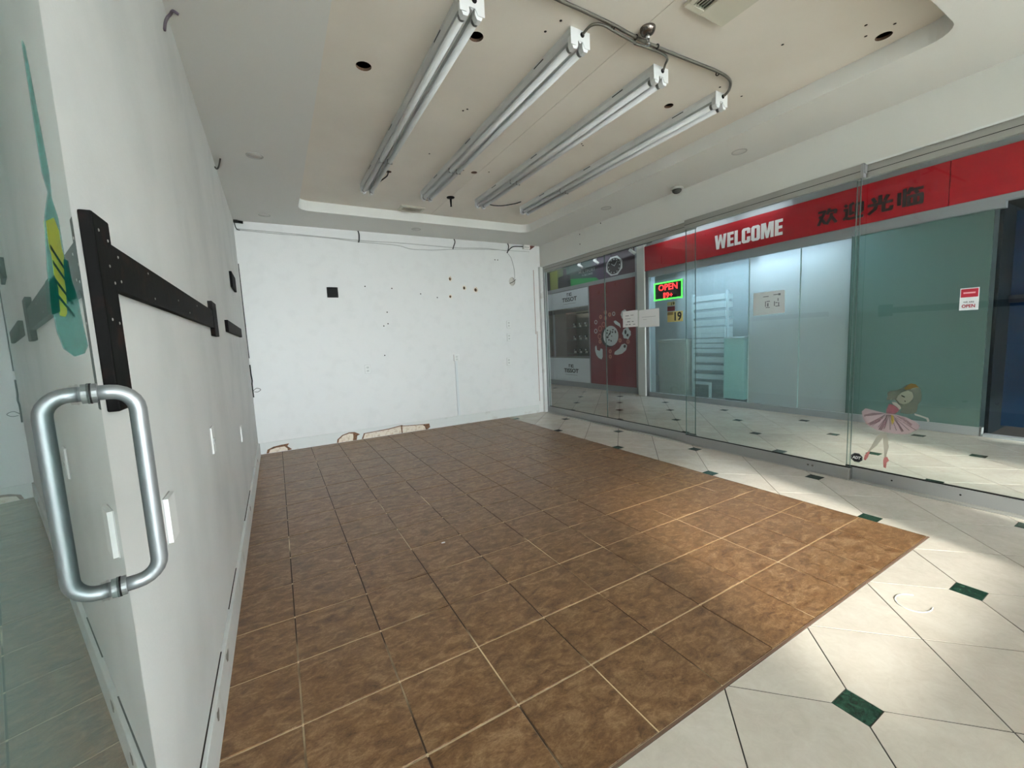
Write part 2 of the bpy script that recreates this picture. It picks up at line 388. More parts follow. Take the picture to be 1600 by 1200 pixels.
for x, z, rx, rz in [(2.668,2.226,0.024,0.038),(2.655,1.965,0.026,0.030),(2.89,2.098,0.030,0.036),(3.082,2.073,0.034,0.042)]:
    pl = plate('torn_paint', 'B', (x, D, z), ell(0.004,0.002,rx,rz,18,wob=0.15), 0.0012, RAW, wb)
    cut(pl, [plate('c', 'B', (x, D+0.02, z), ell(0,0,rx*0.6,rz*0.6,14,wob=0.12), 0.05, HOLE)])
boxes('seam_strip', [((4.165, D-0.003, 1.35),(4.172, D, 2.42)), ((4.19, D-0.004, 0.2),(4.196, D, 1.4))], mat('rust brown edge', (140,92,70), 0.8), wb)

bl = struct(box('baseboard_left', (0, -3.0, 0), (0.016, D-0.02, 0.145), BASE, bev=0.002))
boxes('gap_line', [((0.0, 0.25, 0.1455),(0.004, 1.0, 0.1470)), ((0.0, 1.3, 0.1455),(0.004, 1.7, 0.1468)), ((0.0, 2.4, 0.1455),(0.005, 3.1, 0.147))], DARK, bl)
for y, s in ((1.02,0.03),(2.75,0.02),(0.72,0.02),(4.3,0.03)):
    plate('chip', 'L', (0.016, y, 0.11), ell(0,0,s,0.018,9,wob=0.35), 0.0012, mat('grey chip', (120,114,106), 0.9), bl)
bb = struct(box('baseboard_back', (0.0, D-0.016, 0), (4.17, D, 0.140), BASE, bev=0.002))
def dmg(poly, th, m, nm): plate(nm, 'B', (0, D-0.016, 0), poly, th, m, bb)
dmg([(0.075,0.004),(0.09,0.05),(0.16,0.078),(0.25,0.088),(0.335,0.092),(0.31,0.06),(0.36,0.012),(0.33,0.004)], 0.0012, STAIN, 'stain')
dmg([(0.10,0.004),(0.12,0.045),(0.19,0.06),(0.28,0.062),(0.31,0.03),(0.31,0.004)], 0.0022, RAW, 'bare_plaster')
dmg([(0.895,0.004),(0.905,0.05),(0.97,0.10),(1.06,0.124),(1.13,0.118),(1.20,0.075),(1.16,0.06),(1.15,0.004)], 0.0012, STAIN, 'stain')
dmg([(0.915,0.004),(0.925,0.045),(0.98,0.09),(1.06,0.108),(1.11,0.098),(1.11,0.05),(1.10,0.004)], 0.0022, RAW, 'bare_plaster')
dmg([(1.215,0.004),(1.25,0.082),(1.40,0.088),(1.60,0.098),(1.78,0.122),(1.80,0.11),(2.10,0.088),(2.19,0.086),(2.20,0.03),(2.16,0.004)], 0.0012, STAIN, 'stain')
dmg([(1.235,0.004),(1.262,0.072),(1.40,0.078),(1.60,0.086),(1.765,0.108),(1.768,0.004)], 0.0022, RAW, 'bare_plaster')
dmg([(1.785,0.004),(1.785,0.102),(2.09,0.079),(2.12,0.05),(2.13,0.004)], 0.0022, RAW, 'bare_plaster')

# ---- ceiling: soffit ring, raised tray with rounded corners, holes cut through the boards
def rrect(x0, y0, x1, y1, r, n=6):
    out = []
    for cx, cy, a in ((x1-r,y0+r,-90),(x1-r,y1-r,0),(x0+r,y1-r,90),(x0+r,y0+r,180)):
        for k in range(n+1):
            t = math.radians(a+90*k/n); out.append((cx+r*math.cos(t), cy+r*math.sin(t)))
    return out
TR = rrect(0.65, 0.02, 3.65, 4.45, 0.13)
bm = bmesh.new(); outer = [(0,YW),(XB+0.03,YW),(XB+0.03,D),(0,D)]
vo = [bm.verts.new((*p, H)) for p in outer]; vi = [bm.verts.new((*p, H)) for p in TR]
eo = [bm.edges.new((vo[k], vo[(k+1)%4])) for k in range(4)]; ei = [bm.edges.new((vi[k], vi[(k+1)%len(vi)])) for k in range(len(vi))]
bmesh.ops.triangle_fill(bm, use_beauty=True, edges=eo+ei)
vt = [bm.verts.new((*p, HT)) for p in TR]
for k in range(len(vi)): bm.faces.new((vi[k], vi[(k+1)%len(vi)], vt[(k+1)%len(vi)], vt[k]))
me = bpy.data.meshes.new('ceiling'); bm.normal_update(); bm.to_mesh(me); bm.free()
ce = struct(link('ceiling', me, SOFF), 'white soffit ceiling with a raised cream tray')
b1 = box('tray_board', (0.60, -0.03, HT), (2.188, 4.50, HT+0.016), TRAY, ce)
b2 = box('tray_board', (2.191, -0.03, HT), (3.70, 4.50, HT+0.016), TRAY, ce)
holes = [(0.899,1.858,0.045),(1.399,1.350,0.040),(3.53,0.312,0.040),(2.964,1.363,0.032),(2.150,3.018,0.030),(1.388,3.319,0.028),(2.034,3.013,0.008),(2.28,2.95,0.008),(2.0,3.6,0.010),(1.9,3.75,0.009),(1.336,3.61,0.022)]
cuts1, cuts2 = [], []
for x, y, r in holes:
    c = plate('c', 'C', (x, y, HT+0.05), ell(0,0,r,r,18), 0.10, HOLE); (cuts1 if x < 2.19 else cuts2).append(c)
for x, y, a, b in ((1.98,3.88,0.035,0.012),(1.97,3.95,0.03,0.010)):
    cuts1.append(plate('c', 'C', (x, y, HT+0.05), rect(-a,-b,a,b), 0.10, HOLE))
cut(b1, cuts1); cut(b2, cuts2)
box('void_deck', (0.5, -0.1, HT+0.12), (3.8, 4.6, HT+0.14), DARK, ce)
for x, y in [(3.10,1.05),(3.32,0.32),(3.43,0.36),(3.46,0.24),(3.05,0.62),(1.75,1.05),(1.72,1.15),(1.62,2.05),(1.64,2.02),(3.35,1.05),(1.62,2.8),(2.75,2.1),(2.78,2.12)]:
    lathe('screw_hole', 'C', (x, y, HT), [(0.006,-0.002),(0.008,0.001),(0.003,0.0014)], DARK, ce, 8)
# header over the sliding glass
wr = struct(box('wall_right', (XB+0.005, YW, 2.47), (XB+0.13, D, HC+0.25), mat('header paint', (208,208,202), 0.6, bump=(100,0.15))), 'plain white header above the sliding glass panels')
box('header_lip', (XB-0.008, -1.9, 2.462), (XB+0.006, D, 2.475), BASE, wr)
for y, z in ((4.05,2.62),(4.05,2.76),(3.6,2.8)): lathe('screw_hole', 'R', (XB+0.005, y, z), [(0.008,-0.002),(0.009,0.001),(0.004,0.0014)], DARK, wr, 8)

# ---- window wall behind the camera, corridor shell, roof, ground outside
win = [(0.2, 4.05), (4.9, 6.6)]; SILL, HEAD = 0.15, 2.75
bm = bmesh.new(); addbox(bm, (-0.15, YW-0.2, 0), (FX1+0.5, YW, SILL)); addbox(bm, (-0.15, YW-0.2, HEAD), (FX1+0.5, YW, HC+0.25))
edges = [-0.15] + [q for a in win for q in a] + [FX1+0.5]
for k in range(0, len(edges), 2): addbox(bm, (edges[k], YW-0.2, SILL), (edges[k+1], YW, HEAD))
struct(fromb('wall_front', bm, WALL), 'white front wall with two wide windows')
for k, (a, b) in enumerate(win):
    t = struct(empty('window_%d' % (k+1), ((a+b)/2, YW-0.1, SILL)), 'wide daylight window in the front wall')
    boxes('window_frame', [((a,YW-0.13,SILL),(b,YW-0.07,SILL+0.05)),((a,YW-0.13,HEAD-0.05),(b,YW-0.07,HEAD)),((a,YW-0.13,SILL),(a+0.05,YW-0.07,HEAD)),((b-0.05,YW-0.13,SILL),(b,YW-0.07,HEAD))], ALU, t)
    box('pane', (a+0.05, YW-0.105, SILL+0.05), (b-0.05, YW-0.095, HEAD-0.05), glass('window glass', (0.96,0.98,0.97), 1.5), t)
struct(box('added_pillar', (2.85, -2.75, 0), (3.50, -2.45, H), WALL, bev=0.01), 'added square white pillar shading the floor, behind the camera')  # unseen pillar, added to cast the dark strip beside the glass
struct(box('added_low_blocker', (1.25, -2.1, 0), (3.60, -1.95, 0.58), WALL, bev=0.005), 'added low white parapet shading the near floor, behind the camera')  # added unseen blocker, keeps low sun off the near floor
struct(box('roof', (-0.3, YW-0.3, HC+0.25), (10.6, 10.4, HC+0.4), mat('roof deck', (120,120,120), 0.9)))
struct(box('ceiling', (XB+0.13, YW, HC), (FX1+0.6, 10.0, HC+0.05), mat('corridor ceiling', (200,200,196), 0.8)), 'corridor ceiling beyond the glass')
struct(box('wall_corridor_end', (XB, 10.0, 0), (10.4, 10.15, HC+0.25), WALL))
struct(box('wall_corridor_side', (XB+0.03, D+0.14, 0), (XB+0.15, 10.0, HC+0.25), WALL))
struct(box('wall_shop_rear', (10.3, YW, 0), (10.45, 10.0, HC+0.25), mat('dim shop wall', (150,160,165), 0.8)))
struct(box('wall_shop_side', (FX1+0.05, YW-0.02, 0), (10.3, YW+0.1, HC+0.25), mat('dim shop wall', (150,160,165), 0.8)))
struct(box('floor', (FX1+0.05, YW, -0.1), (10.3, 10.0, 0.0), mat('grey shop floor', (120,124,122), 0.5)))
struct(box('ground', (-30, -50, -0.2), (40, YW-0.2, -0.12), mat('pale pavement', (222,221,218), 0.9)))

# ---- sliding glass wall of the unit: three sections on two tracks
RB0, RB1, RT0, RT1 = 0.006, 0.10, 2.375, 2.47
def glass_run(name, x, y0, y1, splits, label, top=(RT0, RT1), bot=(RB0, RB1), xw=0.02):
    t = struct(empty(name, (x, (y0+y1)/2, 0)), label)
    box('bottom_rail', (x-xw, y0, bot[0]), (x+xw, y1, bot[1]), ALU, t, 0.002)
    box('gasket', (x-0.011, y0, bot[1]), (x+0.011, y1, bot[1]+0.006), BLK, t)
    boxes('top_rail', [((x-xw-0.004, y0, top[0]+0.045),(x+xw, y1, top[1])), ((x-xw, y0, top[0]),(x+xw, y1, top[0]+0.042))], ALUD, t, 0.0015)
    box('gasket', (x-xw-0.0015, y0, top[0]+0.0415), (x-0.005, y1, top[0]+0.0455), BLK, t)
    ed = [y0] + splits + [y1]
    for a, b in zip(ed, ed[1:]):
        p = box('glass_pane', (x-0.005, a+0.002, bot[1]), (x+0.005, b-0.002, top[0]+0.01), GLASS, t)
        boxes('pane_edge', [((x-0.0052, a+0.002, bot[1]+0.006),(x+0.0052, a+0.0045, top[0])), ((x-0.0052, b-0.0045, bot[1]+0.006),(x+0.0052, b-0.002, top[0]))], GEDGE, p)
    return t
d1 = glass_run('door_1', XB+0.045, 2.155, 5.02, [3.588], 'far pair of fixed clear glass panels with aluminium rails')
d2 = glass_run('door_2', XB-0.015, 0.672, 2.235, [], 'middle sliding glass panel hung on the nearer track')
d3 = glass_run('door_3', XB+0.045, -1.95, 0.725, [-0.62], 'near clear glass panel carrying the dancer sticker')
box('end_cap', (XB-0.037, 0.664, 0.006), (XB+0.006, 0.674, 0.104), CHROME, d2, 0.002)
boxes('end_cap', [((XB-0.042, 0.655, 2.37),(XB+0.006, 0.674, 2.472)), ((XB-0.034, 0.648, 2.40),(XB+0.004, 0.656, 2.462))], ALU, d2, 0.001)
boxes('screw', [((XB-0.0375, 0.93, 0.052),(XB-0.034, 0.945, 0.066)), ((XB-0.0375, 0.965, 0.052),(XB-0.034, 0.98, 0.066))], CHROME, d2)
for y in (0.42, 0.05): lathe('screw', 'R', (XB+0.0245, y, 0.055), [(0.006,0),(0.006,0.001)], BLK, d3, 8)
struct(boxes('trim_1', [((XB-0.035, 5.06, 0),(XB+0.02, D, 2.47))], BASE), 'white corner trim beside the glass panels')
struct(boxes('trim_2', [((XB+0.02, 5.018, 0),(XB+0.075, 5.062, 2.47))], ALU), 'aluminium jamb of the glass panels')
struct(boxes('trim_3', [((XB+0.02, -1.95, -0.0005),(XB+0.07, 5.02, 0.006)), ((XB-0.04, -1.95, -0.0005),(XB+0.012, 5.02, 0.004))], ALUD), 'flat metal floor track under the glass panels')

# ---- frameless glass door standing open at the left, with a back-to-back pull handle
PH = math.radians(11.0); E0 = Vector((0.049, 0.0105, 0))
dd = empty('door_4', E0); dd.rotation_euler = (0, 0, math.radians(180)+PH); struct(dd, 'open frameless green glass door with a steel pull handle')
# local frame: +y runs from the free edge back towards the camera, -x is the camera side
def local(o): return o
def lmk(name, bm, m, smooth=False):
    bmesh.ops.recalc_face_normals(bm, faces=bm.faces); me = bpy.data.meshes.new(name); bm.to_mesh(me); bm.free(); o = link(name, me, m, None, smooth, keep=True); o.parent = dd; return o
bm = bmesh.new(); addbox(bm, (0.0, 0.0, 0.012), (0.010, 0.95, 2.40)); pane = lmk('glass_pane', bm, GLASSD)
A0, ZL, ZU, RB = 0.107, 0.9585, 1.2262, 0.0098
for s in (-1, 1):
    h = 0.0445*s; r = 0.026*s; path = [((0.001 if s < 0 else 0.009)*s, A0, ZU)]
    for k in range(7): t = math.radians(90*k/6); path.append((h-r+r*math.sin(t), A0, ZU-abs(r)+abs(r)*math.cos(t)))
    for k in range(7): t = math.radians(90*k/6); path.append((h-r+r*math.cos(t), A0, ZL+abs(r)-abs(r)*math.sin(t)))
    path.append(((0.001 if s < 0 else 0.009)*s, A0, ZL)); bm = bmesh.new(); tubeb(bm, path, RB, 20); lmk('handle', bm, mat('satin steel handle', (142,144,146), 0.45, 0.7), True)
for z in (ZU, ZL):
    for a, b, m_, r in ((0.0002, 0.0022, BLK, 0.0135), (0.0022, 0.0075, mat('dull washer', (120,122,122), 0.45, 0.6), 0.0128)):
        for s in (-1, 1):
            if s > 0: a, b = a+0.010, b+0.010
            bm = bmesh.new(); tubeb(bm, [(a*s, A0, z), (b*s, A0, z)], r, 20); lmk('washer', bm, m_)
def dl(nm, pts, m, x):
    bm = bmesh.new(); f = bm.faces.new([bm.verts.new((x, p[0], p[1])) for p in pts]); r = bmesh.ops.extrude_face_region(bm, geom=[f])
    for g in r['geom']:
        if isinstance(g, bmesh.types.BMVert): g.co.x -= 0.0003
    bmesh.ops.triangulate(bm, faces=[q for q in bm.faces if len(q.verts) > 4]); lmk(nm, bm, m)
dl('decal', [(0.2089,1.60),(0.2122,1.4679),(0.1928,1.4541),(0.2424,1.4149),(0.2762,1.359),(0.2823,1.3219),(0.2767,1.2977),(0.2539,1.2824),(0.1864,1.2746),(0.0958,1.2789),(0.0477,1.2899),(0.0649,1.3156),(0.0774,1.3487),(0.112,1.3691),(0.1456,1.3945),(0.1472,1.4164),(0.1488,1.4379),(0.1628,1.4451),(0.1762,1.452),(0.1646,1.4832),(0.195,1.60)], decal('teal film', (104,170,162), 0.45), -0.0003)
dl('decal', [(0.2456,1.411),(0.1897,1.4279),(0.1655,1.4196),(0.1652,1.4018),(0.1565,1.3925),(0.2028,1.322),(0.2202,1.3173),(0.2525,1.3162),(0.2537,1.3309),(0.2505,1.3503),(0.2448,1.3766),(0.2519,1.3878)], decal('yellow film', (196,200,86), 0.55), -0.0007)
dl('decal', [(0.2876,1.3453),(0.2521,1.3565),(0.2408,1.3452),(0.2527,1.3201),(0.2993,1.3133),(0.2974,1.3264)], decal('dark teal film', (16,98,86), 0.75), -0.0011)
dl('decal', [(0.1659,1.3872),(0.129,1.3921),(0.1241,1.3674),(0.1016,1.3584),(0.1061,1.349),(0.1842,1.3365),(0.1839,1.3593)], decal('dark teal film', (16,98,86), 0.75), -0.0011)
for k, (a, z) in enumerate([(0.20,1.385),(0.20,1.37),(0.205,1.352),(0.21,1.337)]):
    dl('decal', [(a+0.05,z-0.002),(a+0.05,z+0.002),(a-0.06,z-0.012),(a-0.06,z-0.016)], decal('dark teal film', (16,98,86), 0.75), -0.0015)

# ================================================================== CORRIDOR SHOP FRONTS
X1, X2 = FX1, FX2
fa = struct(boxes('wall_shopfront', [((X1-0.02, 5.30, 2.47),(X1+0.06, 9.9, 2.56)), ((X1-0.02, 5.30, 0),(X1+0.06, 9.9, 0.13)), ((X1-0.02, 5.30, 3.06),(X1+0.06, 9.9, HC)),
        ((X1-0.02, 5.30, 0),(X1+0.06, 5.49, HC)), ((X1-0.015, 6.97, 0.13),(X1+0.06, 7.0, 2.47)), ((X1-0.01, 8.74, 0.13),(X1+0.06, 9.9, HC)), ((X1+0.0, 8.49, 0.13),(X1+0.06, 8.50, 2.47))], FACADE), 'grey framed shopfront of the watch display')
fr2 = struct(boxes('wall_shopfront', [((X2-0.02, 0.42, 2.37),(X2+0.06, 5.24, 2.50)), ((X2-0.02, 0.47, 0),(X2+0.05, 5.24, 0.095)), ((X2-0.02, 0.42, 2.97),(X2+0.06, 5.24, 2.995)), ((X2+0.02, YW, 2.975),(X2+0.06, 5.3, HC)),
        ((X2-0.02, 5.02, 0),(X2+0.16, 5.10, 2.50)), ((X2-0.02, YW, 2.44),(X2+0.06, 0.42, 2.50)), ((X2-0.02, YW, 0),(X2+0.06, 0.46, 0.03))], FACADE), 'grey framed shopfront under the red welcome sign')
struct(box('trim_4', (X2-0.045, 5.10, 0), (X1+0.05, 5.30, HC-0.05), mat('pale aluminium post', (206,206,200), 0.35, 0.2), bev=0.01), 'pale aluminium post between the two shopfronts')

# red sign boards and lettering
sgn = [empty('sign_board', (X2-0.02, 3.05, 2.50)), empty('sign_board', (X2-0.02, -0.5, 2.50))]
box('panel', (X2-0.035, 0.835, 2.50), (X2-0.0, 5.10, 2.97), REDS, sgn[0]); box('panel', (X2-0.035, YW, 2.50), (X2-0.0, 0.827, 2.97), REDS, sgn[1])
def strokes(name, polys, axis, org, sx, sy, th, m, parent):
    u, v, n = frame_of(axis); org = Vector(org); bm = bmesh.new()
    for k, p in enumerate(polys):
        lo = [bm.verts.new(org + u*(q[0]*sx) + v*(q[1]*sy)) for q in p]; hi = [bm.verts.new(org + u*(q[0]*sx) + v*(q[1]*sy) + n*(th+0.0002*k)) for q in p]
        bm.faces.new(hi); bm.faces.new(lo[::-1])
        for i in range(len(p)): j = (i+1) % len(p); bm.faces.new((lo[i], lo[j], hi[j], hi[i]))
    return fromb(name, bm, m, parent)
RC = rect; top_ = [(0,.82),(.52,.82),(.52,.9),(.42,1),(.10,1),(0,.9)]; bot_ = [(0,.18),(0,.10),(.10,0),(.42,0),(.52,.10),(.52,.18)]
LET = {'W': (.80, [[(0,1),(.12,0),(.29,0),(.19,1)], [(.16,0),(.30,0),(.46,1),(.34,1)], [(.34,1),(.50,0),(.64,0),(.46,1)], [(.51,0),(.68,0),(.80,1),(.61,1)]]),
       'E': (.42, [RC(0,0,.2,1), RC(.2,.81,.42,1), RC(.2,.41,.40,.59), RC(.2,0,.42,.19)]), 'L': (.40, [RC(0,0,.2,1), RC(.2,0,.40,.19)]),
       'C': (.52, [RC(0,.18,.2,.82), top_, RC(.32,.62,.52,.82), bot_, RC(.32,.18,.52,.40)]), 'O': (.52, [RC(0,.18,.2,.82), top_, RC(.32,.18,.52,.82), bot_]),
       'M': (.72, [RC(0,0,.18,1), RC(.54,0,.72,1), [(.09,1),(.27,1),(.43,0),(.29,0)], [(.45,1),(.63,1),(.43,0),(.29,0)]])}
WV = mat('white vinyl', (232,230,228), 0.5); pos = 0.0; sc = 1.06/(sum(LET[c][0] for c in 'WELCOME')+0.06*6)
for c in 'WELCOME':
    strokes('letter', LET[c][1], 'R', (X2-0.035, 3.59-pos*sc, 2.60), sc, 0.225, 0.005, WV, sgn[0]); pos += LET[c][0]+0.06
CH = mat('black vinyl', (30,6,10), 0.5)
CHR = {'a': [(.3,8.6,4.4,8.6),(4.0,8.8,.5,.6),(1.0,6.2,4.3,1.0),(6.2,9.8,5.0,6.4),(5.7,8,9.7,8),(9.5,8.2,8.9,6),(7.2,6.8,7.0,4.0),(7.0,4.4,4.9,.4),(7.2,4.8,9.8,.5)],
       'b': [(.8,9.3,1.9,7.9),(.3,6.3,2.3,6.3),(1.8,6.5,1.8,2.2),(1.9,2.3,.2,.8),(1.3,1.7,3,.7),(2.7,.7,9.8,.7),(5.2,9.4,3.3,8.4),(3.6,8.8,3.6,2.8),(3.4,3.1,5.4,4.0),(6.0,8.3,9.7,8.3),(6.5,8.4,6.5,1.8),(9.1,8.4,9.1,3.4),(9.3,3.6,7.9,3.6)],
       'c': [(5,9.9,5,5.4),(2,9.2,3.3,6.3),(8,9.2,6.7,6.3),(.2,5.3,9.8,5.3),(3.6,5.4,3.2,2.6),(3.4,3.0,.6,.4),(6.4,5.4,6.4,.5),(6.0,.9,9.7,.9),(9.2,.6,9.4,2.8)],
       'd': [(.8,8.4,.8,1.6),(2.8,9.9,2.8,.2),(5.4,9.9,4.0,6.6),(4.8,8.4,9.8,8.4),(6.8,7.6,7.9,6.2),(3.9,5.1,9.8,5.1),(3.9,.8,9.8,.8),(4.5,5.2,4.5,.4),(9.3,5.2,9.3,.4),(6.9,5.1,6.9,.8)]}
for c, ya, yb in (('a',2.09,1.865),('b',1.80,1.58),('c',1.55,1.30),('d',1.265,1.035)):
    P_ = []
    for x0, y0, x1, y1 in CHR[c]:
        d = Vector((x1-x0, y1-y0)).normalized(); q = Vector((-d.y, d.x))*0.74
        P_.append([(x0+q.x, y0+q.y), (x0-q.x, y0-q.y), (x1-q.x, y1-q.y), (x1+q.x, y1+q.y)])
    strokes('character', P_, 'R', (X2-0.035, ya, 2.59), (ya-yb)/10, 0.021, 0.005, CH, sgn[0])
tag(sgn[0], 'long red sign board reading WELCOME in white with black Chinese characters', 'sign'); tag(sgn[1], 'plain red sign board continuing at the right over the dark doorway', 'sign')

# panes of the red shop
def spane(k, y0, y1, x, m, label):
    t = struct(box('window_%d' % k, (x-0.005, y0, 0.095), (x+0.005, y1, 2.37), m), label)
    boxes('pane_edge', [((x-0.0056, y1-0.006, 0.095),(x+0.0056, y1, 2.37)), ((x-0.0056, y0, 0.095),(x+0.0056, y0+0.006, 2.37))], mat('pale joint', (170,190,186), 0.4), t)
spane(3, 3.03, 5.02, X2+0.01, GLASSP, 'milky shop window pane behind the lit open sign')
spane(4, 2.30, 3.026, X2+0.01, GLASSF, 'milky shop window pane with the taped paper notice')
spane(5, 1.63, 2.296, X2+0.01, GLASSF, 'milky shop window pane left of the dark teal door')
d5 = struct(box('door_5', (X2-0.020, 0.49, 0.10), (X2-0.010, 1.70, 2.38), GLASSG), 'dark teal glass sliding door of the red shop')
box('bottom_rail', (X2-0.035, 0.475, 0.004), (X2+0.005, 1.70, 0.10), ALU, d5, 0.002); box('end_cap', (X2-0.037, 0.472, 0.004), (X2+0.006, 0.482, 0.10), CHROME, d5)
boxes('pane_edge', [((X2-0.0205, 1.69, 0.10),(X2-0.0095, 1.70, 2.38)), ((X2-0.0205, 1.635, 0.10),(X2-0.0095, 1.641, 2.38))], GEDGE, d5)
# dark doorway recess at the right
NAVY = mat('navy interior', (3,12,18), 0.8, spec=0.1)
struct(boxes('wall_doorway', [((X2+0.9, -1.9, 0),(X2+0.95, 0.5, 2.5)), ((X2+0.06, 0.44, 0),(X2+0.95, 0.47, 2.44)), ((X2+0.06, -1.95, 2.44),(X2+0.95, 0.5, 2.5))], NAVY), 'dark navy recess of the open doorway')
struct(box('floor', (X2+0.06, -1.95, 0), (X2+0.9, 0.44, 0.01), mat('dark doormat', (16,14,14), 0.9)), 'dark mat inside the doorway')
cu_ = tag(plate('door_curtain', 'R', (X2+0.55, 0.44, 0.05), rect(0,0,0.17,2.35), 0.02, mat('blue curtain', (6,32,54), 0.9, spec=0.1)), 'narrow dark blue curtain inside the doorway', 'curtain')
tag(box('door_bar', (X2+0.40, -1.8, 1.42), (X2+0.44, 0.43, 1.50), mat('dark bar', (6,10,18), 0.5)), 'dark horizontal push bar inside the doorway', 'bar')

# things inside the red shop, behind the milky glass
RK = mat('pale rack paint', (206,218,216), 0.5)
rk = empty('shelf_rack', (7.45, 4.1, 0))
for y in (3.77, 4.47): box('upright', (7.40, y-0.02, 0), (7.44, y+0.02, 1.98), RK, rk)
for z, h in ((1.93,0.10),(1.79,0.11),(1.63,0.11),(1.475,0.11),(1.335,0.11),(1.22,0.075),(1.125,0.075),(1.03,0.075),(0.93,0.075),(0.78,0.10),(0.62,0.09),(0.45,0.09)):
    box('shelf', (7.38, 3.79, z-h), (7.62, 4.45, z), RK, rk)
tag(rk, 'pale slatted rack standing behind the milky shop window', 'rack')
BB_ = mat('beige board', (156,152,136), 0.8)
bxn = empty('storage_cabinet', (7.45, 4.9, 0)); box('body', (7.30, 4.56, 0.0), (7.65, 5.22, 1.08), BB_, bxn, 0.01); box('lid', (7.29, 4.55, 1.08), (7.66, 5.23, 1.13), BB_, bxn, 0.01)
tag(bxn, 'tall beige cabinet behind the milky glass under the lit sign', 'cabinet')
cbn = empty('counter_cabinet', (7.4, 3.54, 0)); box('body', (7.26, 3.36, 0.05), (7.60, 3.73, 1.12), mat('mint panel', (176,222,210), 0.5), cbn, 0.004); box('plinth', (7.28, 3.38, 0), (7.58, 3.71, 0.05), BLK, cbn); box('top', (7.25, 3.35, 1.12), (7.61, 3.74, 1.14), RK, cbn)
tag(cbn, 'mint green counter cabinet right of the slatted rack', 'cabinet')
frn = empty('picture_frame', (7.29, 4.18, 0))
box('rail', (7.28,3.99,0.26), (7.30,4.38,0.31), RK, frn)
for y in (3.99, 4.33): box('upright', (7.28,y,0.0), (7.30,y+0.05,0.2595), RK, frn)
box('panel', (7.292,4.0405,0.0), (7.298,4.3295,0.2595), mat('frame dark panel', (70,86,84), 0.6), frn)
tag(frn, 'small pale frame standing on the floor before the rack', 'frame')
struct(box('wall_partition', (8.0, 3.15, 0), (8.05, 5.3, 2.9), mat('shop partition back', (150,162,162), 0.8)), 'grey back partition behind the rack')
tag(boxes('wall_rail', [((7.25, 0.6, 1.36),(7.29, 3.2, 1.44))], mat('dim rail', (90,104,100), 0.6)), 'horizontal wall rail dimly seen through the teal glass', 'rail')
struct(box('wall_partition', (7.30, 0.47, 0), (7.34, 3.15, 2.9), mat('shop partition', (186,196,196), 0.8)), 'pale partition inside the red shop')
# shop ceiling light
lf = empty('ceiling_light', (7.05, 2.6, 2.80)); box('housing', (6.95, 2.0, 2.84), (7.2, 4.9, 2.9), WHITEM, lf); box('diffuser', (6.97, 2.02, 2.825), (7.18, 4.88, 2.84), mat('lit shop diffuser', (200,225,255), 0.5, emit=((205,228,255), 38.0)), lf)
tag(lf, 'cool white ceiling light inside the red shop', 'light')

# lit OPEN sign
os_ = empty('open_sign', (X2-0.03, 4.54, 1.89)); LG = mat('green led', (90,255,90), 0.4, emit=((70,255,70), 1.6)); LR = mat('red led', (255,60,60), 0.4, emit=((255,40,44), 2.0))
box('panel', (X2-0.035, 4.225, 1.895), (X2-0.012, 4.865, 2.225), mat('black sign face', (12,26,12), 0.4), os_, 0.004)
xs_ = X2-0.041
boxes('border', [((xs_,4.225,1.895),(xs_+0.006,4.865,1.917)),((xs_,4.225,2.203),(xs_+0.006,4.865,2.225)),((xs_,4.225,1.895),(xs_+0.006,4.247,2.225)),((xs_,4.843,1.895),(xs_+0.006,4.865,2.225))], LG, os_)
text('lettering', 'OPEN', 'R', (X2-0.035, 4.76, 2.07), 0, 0.43, 0, 0.115, 0.005, LR, os_, bold=0.012); text('digit', '1', 'R', (X2-0.035, 4.645, 1.925), 0, 0.04, 0, 0.10, 0.005, LR, os_, bold=0.004)
text('digit', '9', 'R', (X2-0.035, 4.590, 1.925), 0, 0.075, 0, 0.10, 0.005, LR, os_, bold=0.008); text('plus', '+', 'R', (X2-0.035, 4.500, 1.945), 0, 0.06, 0, 0.06, 0.005, LR, os_, bold=0.008)
tag(os_, 'lit sign with green border reading OPEN 19+ in red', 'sign')
st = empty('age_sticker', (X2, 4.42, 1.46)); sx = X2+0.0045
plate('patch', 'R', (sx, 4.59, 1.47), rect(0,0,0.345,0.19), 0.001, mat('sticker yellow', (214,192,112), 0.6), st); plate('patch', 'R', (sx-0.001, 4.59, 1.60), rect(0,0,0.13,0.055), 0.001, mat('sticker ochre', (150,120,60), 0.6), st)
plate('patch', 'R', (sx, 4.59, 1.675), rect(0,0,0.17,0.085), 0.001, mat('sticker dark red', (104,14,24), 0.6), st); plate('patch', 'R', (sx, 4.59, 1.775), rect(0,0,0.17,0.07), 0.001, mat('sticker tan', (176,160,110), 0.6), st)
text('lettering', '19', 'R', (sx-0.001, 4.43, 1.485), 0, 0.155, 0, 0.165, 0.001, BLK, st, bold=0.03); text('lettering', '19', 'R', (sx-0.001, 4.50, 1.782), 0, 0.07, 0, 0.055, 0.001, BLK, st, bold=0.02)
tag(st, 'yellow and red age limit sticker with a black number 19', 'sticker')
n2 = empty('paper_notice', (X2, 2.73, 1.47)); PAP = mat('white paper', (226,226,226), 0.8); INK = mat('grey ink', (120,122,126), 0.8)
plate('sheet', 'R', (X2+0.0045, 2.96, 1.465), [(0,0.003),(0.462,0.018),(0.458,0.350),(0.002,0.354)], 0.001, PAP, n2)
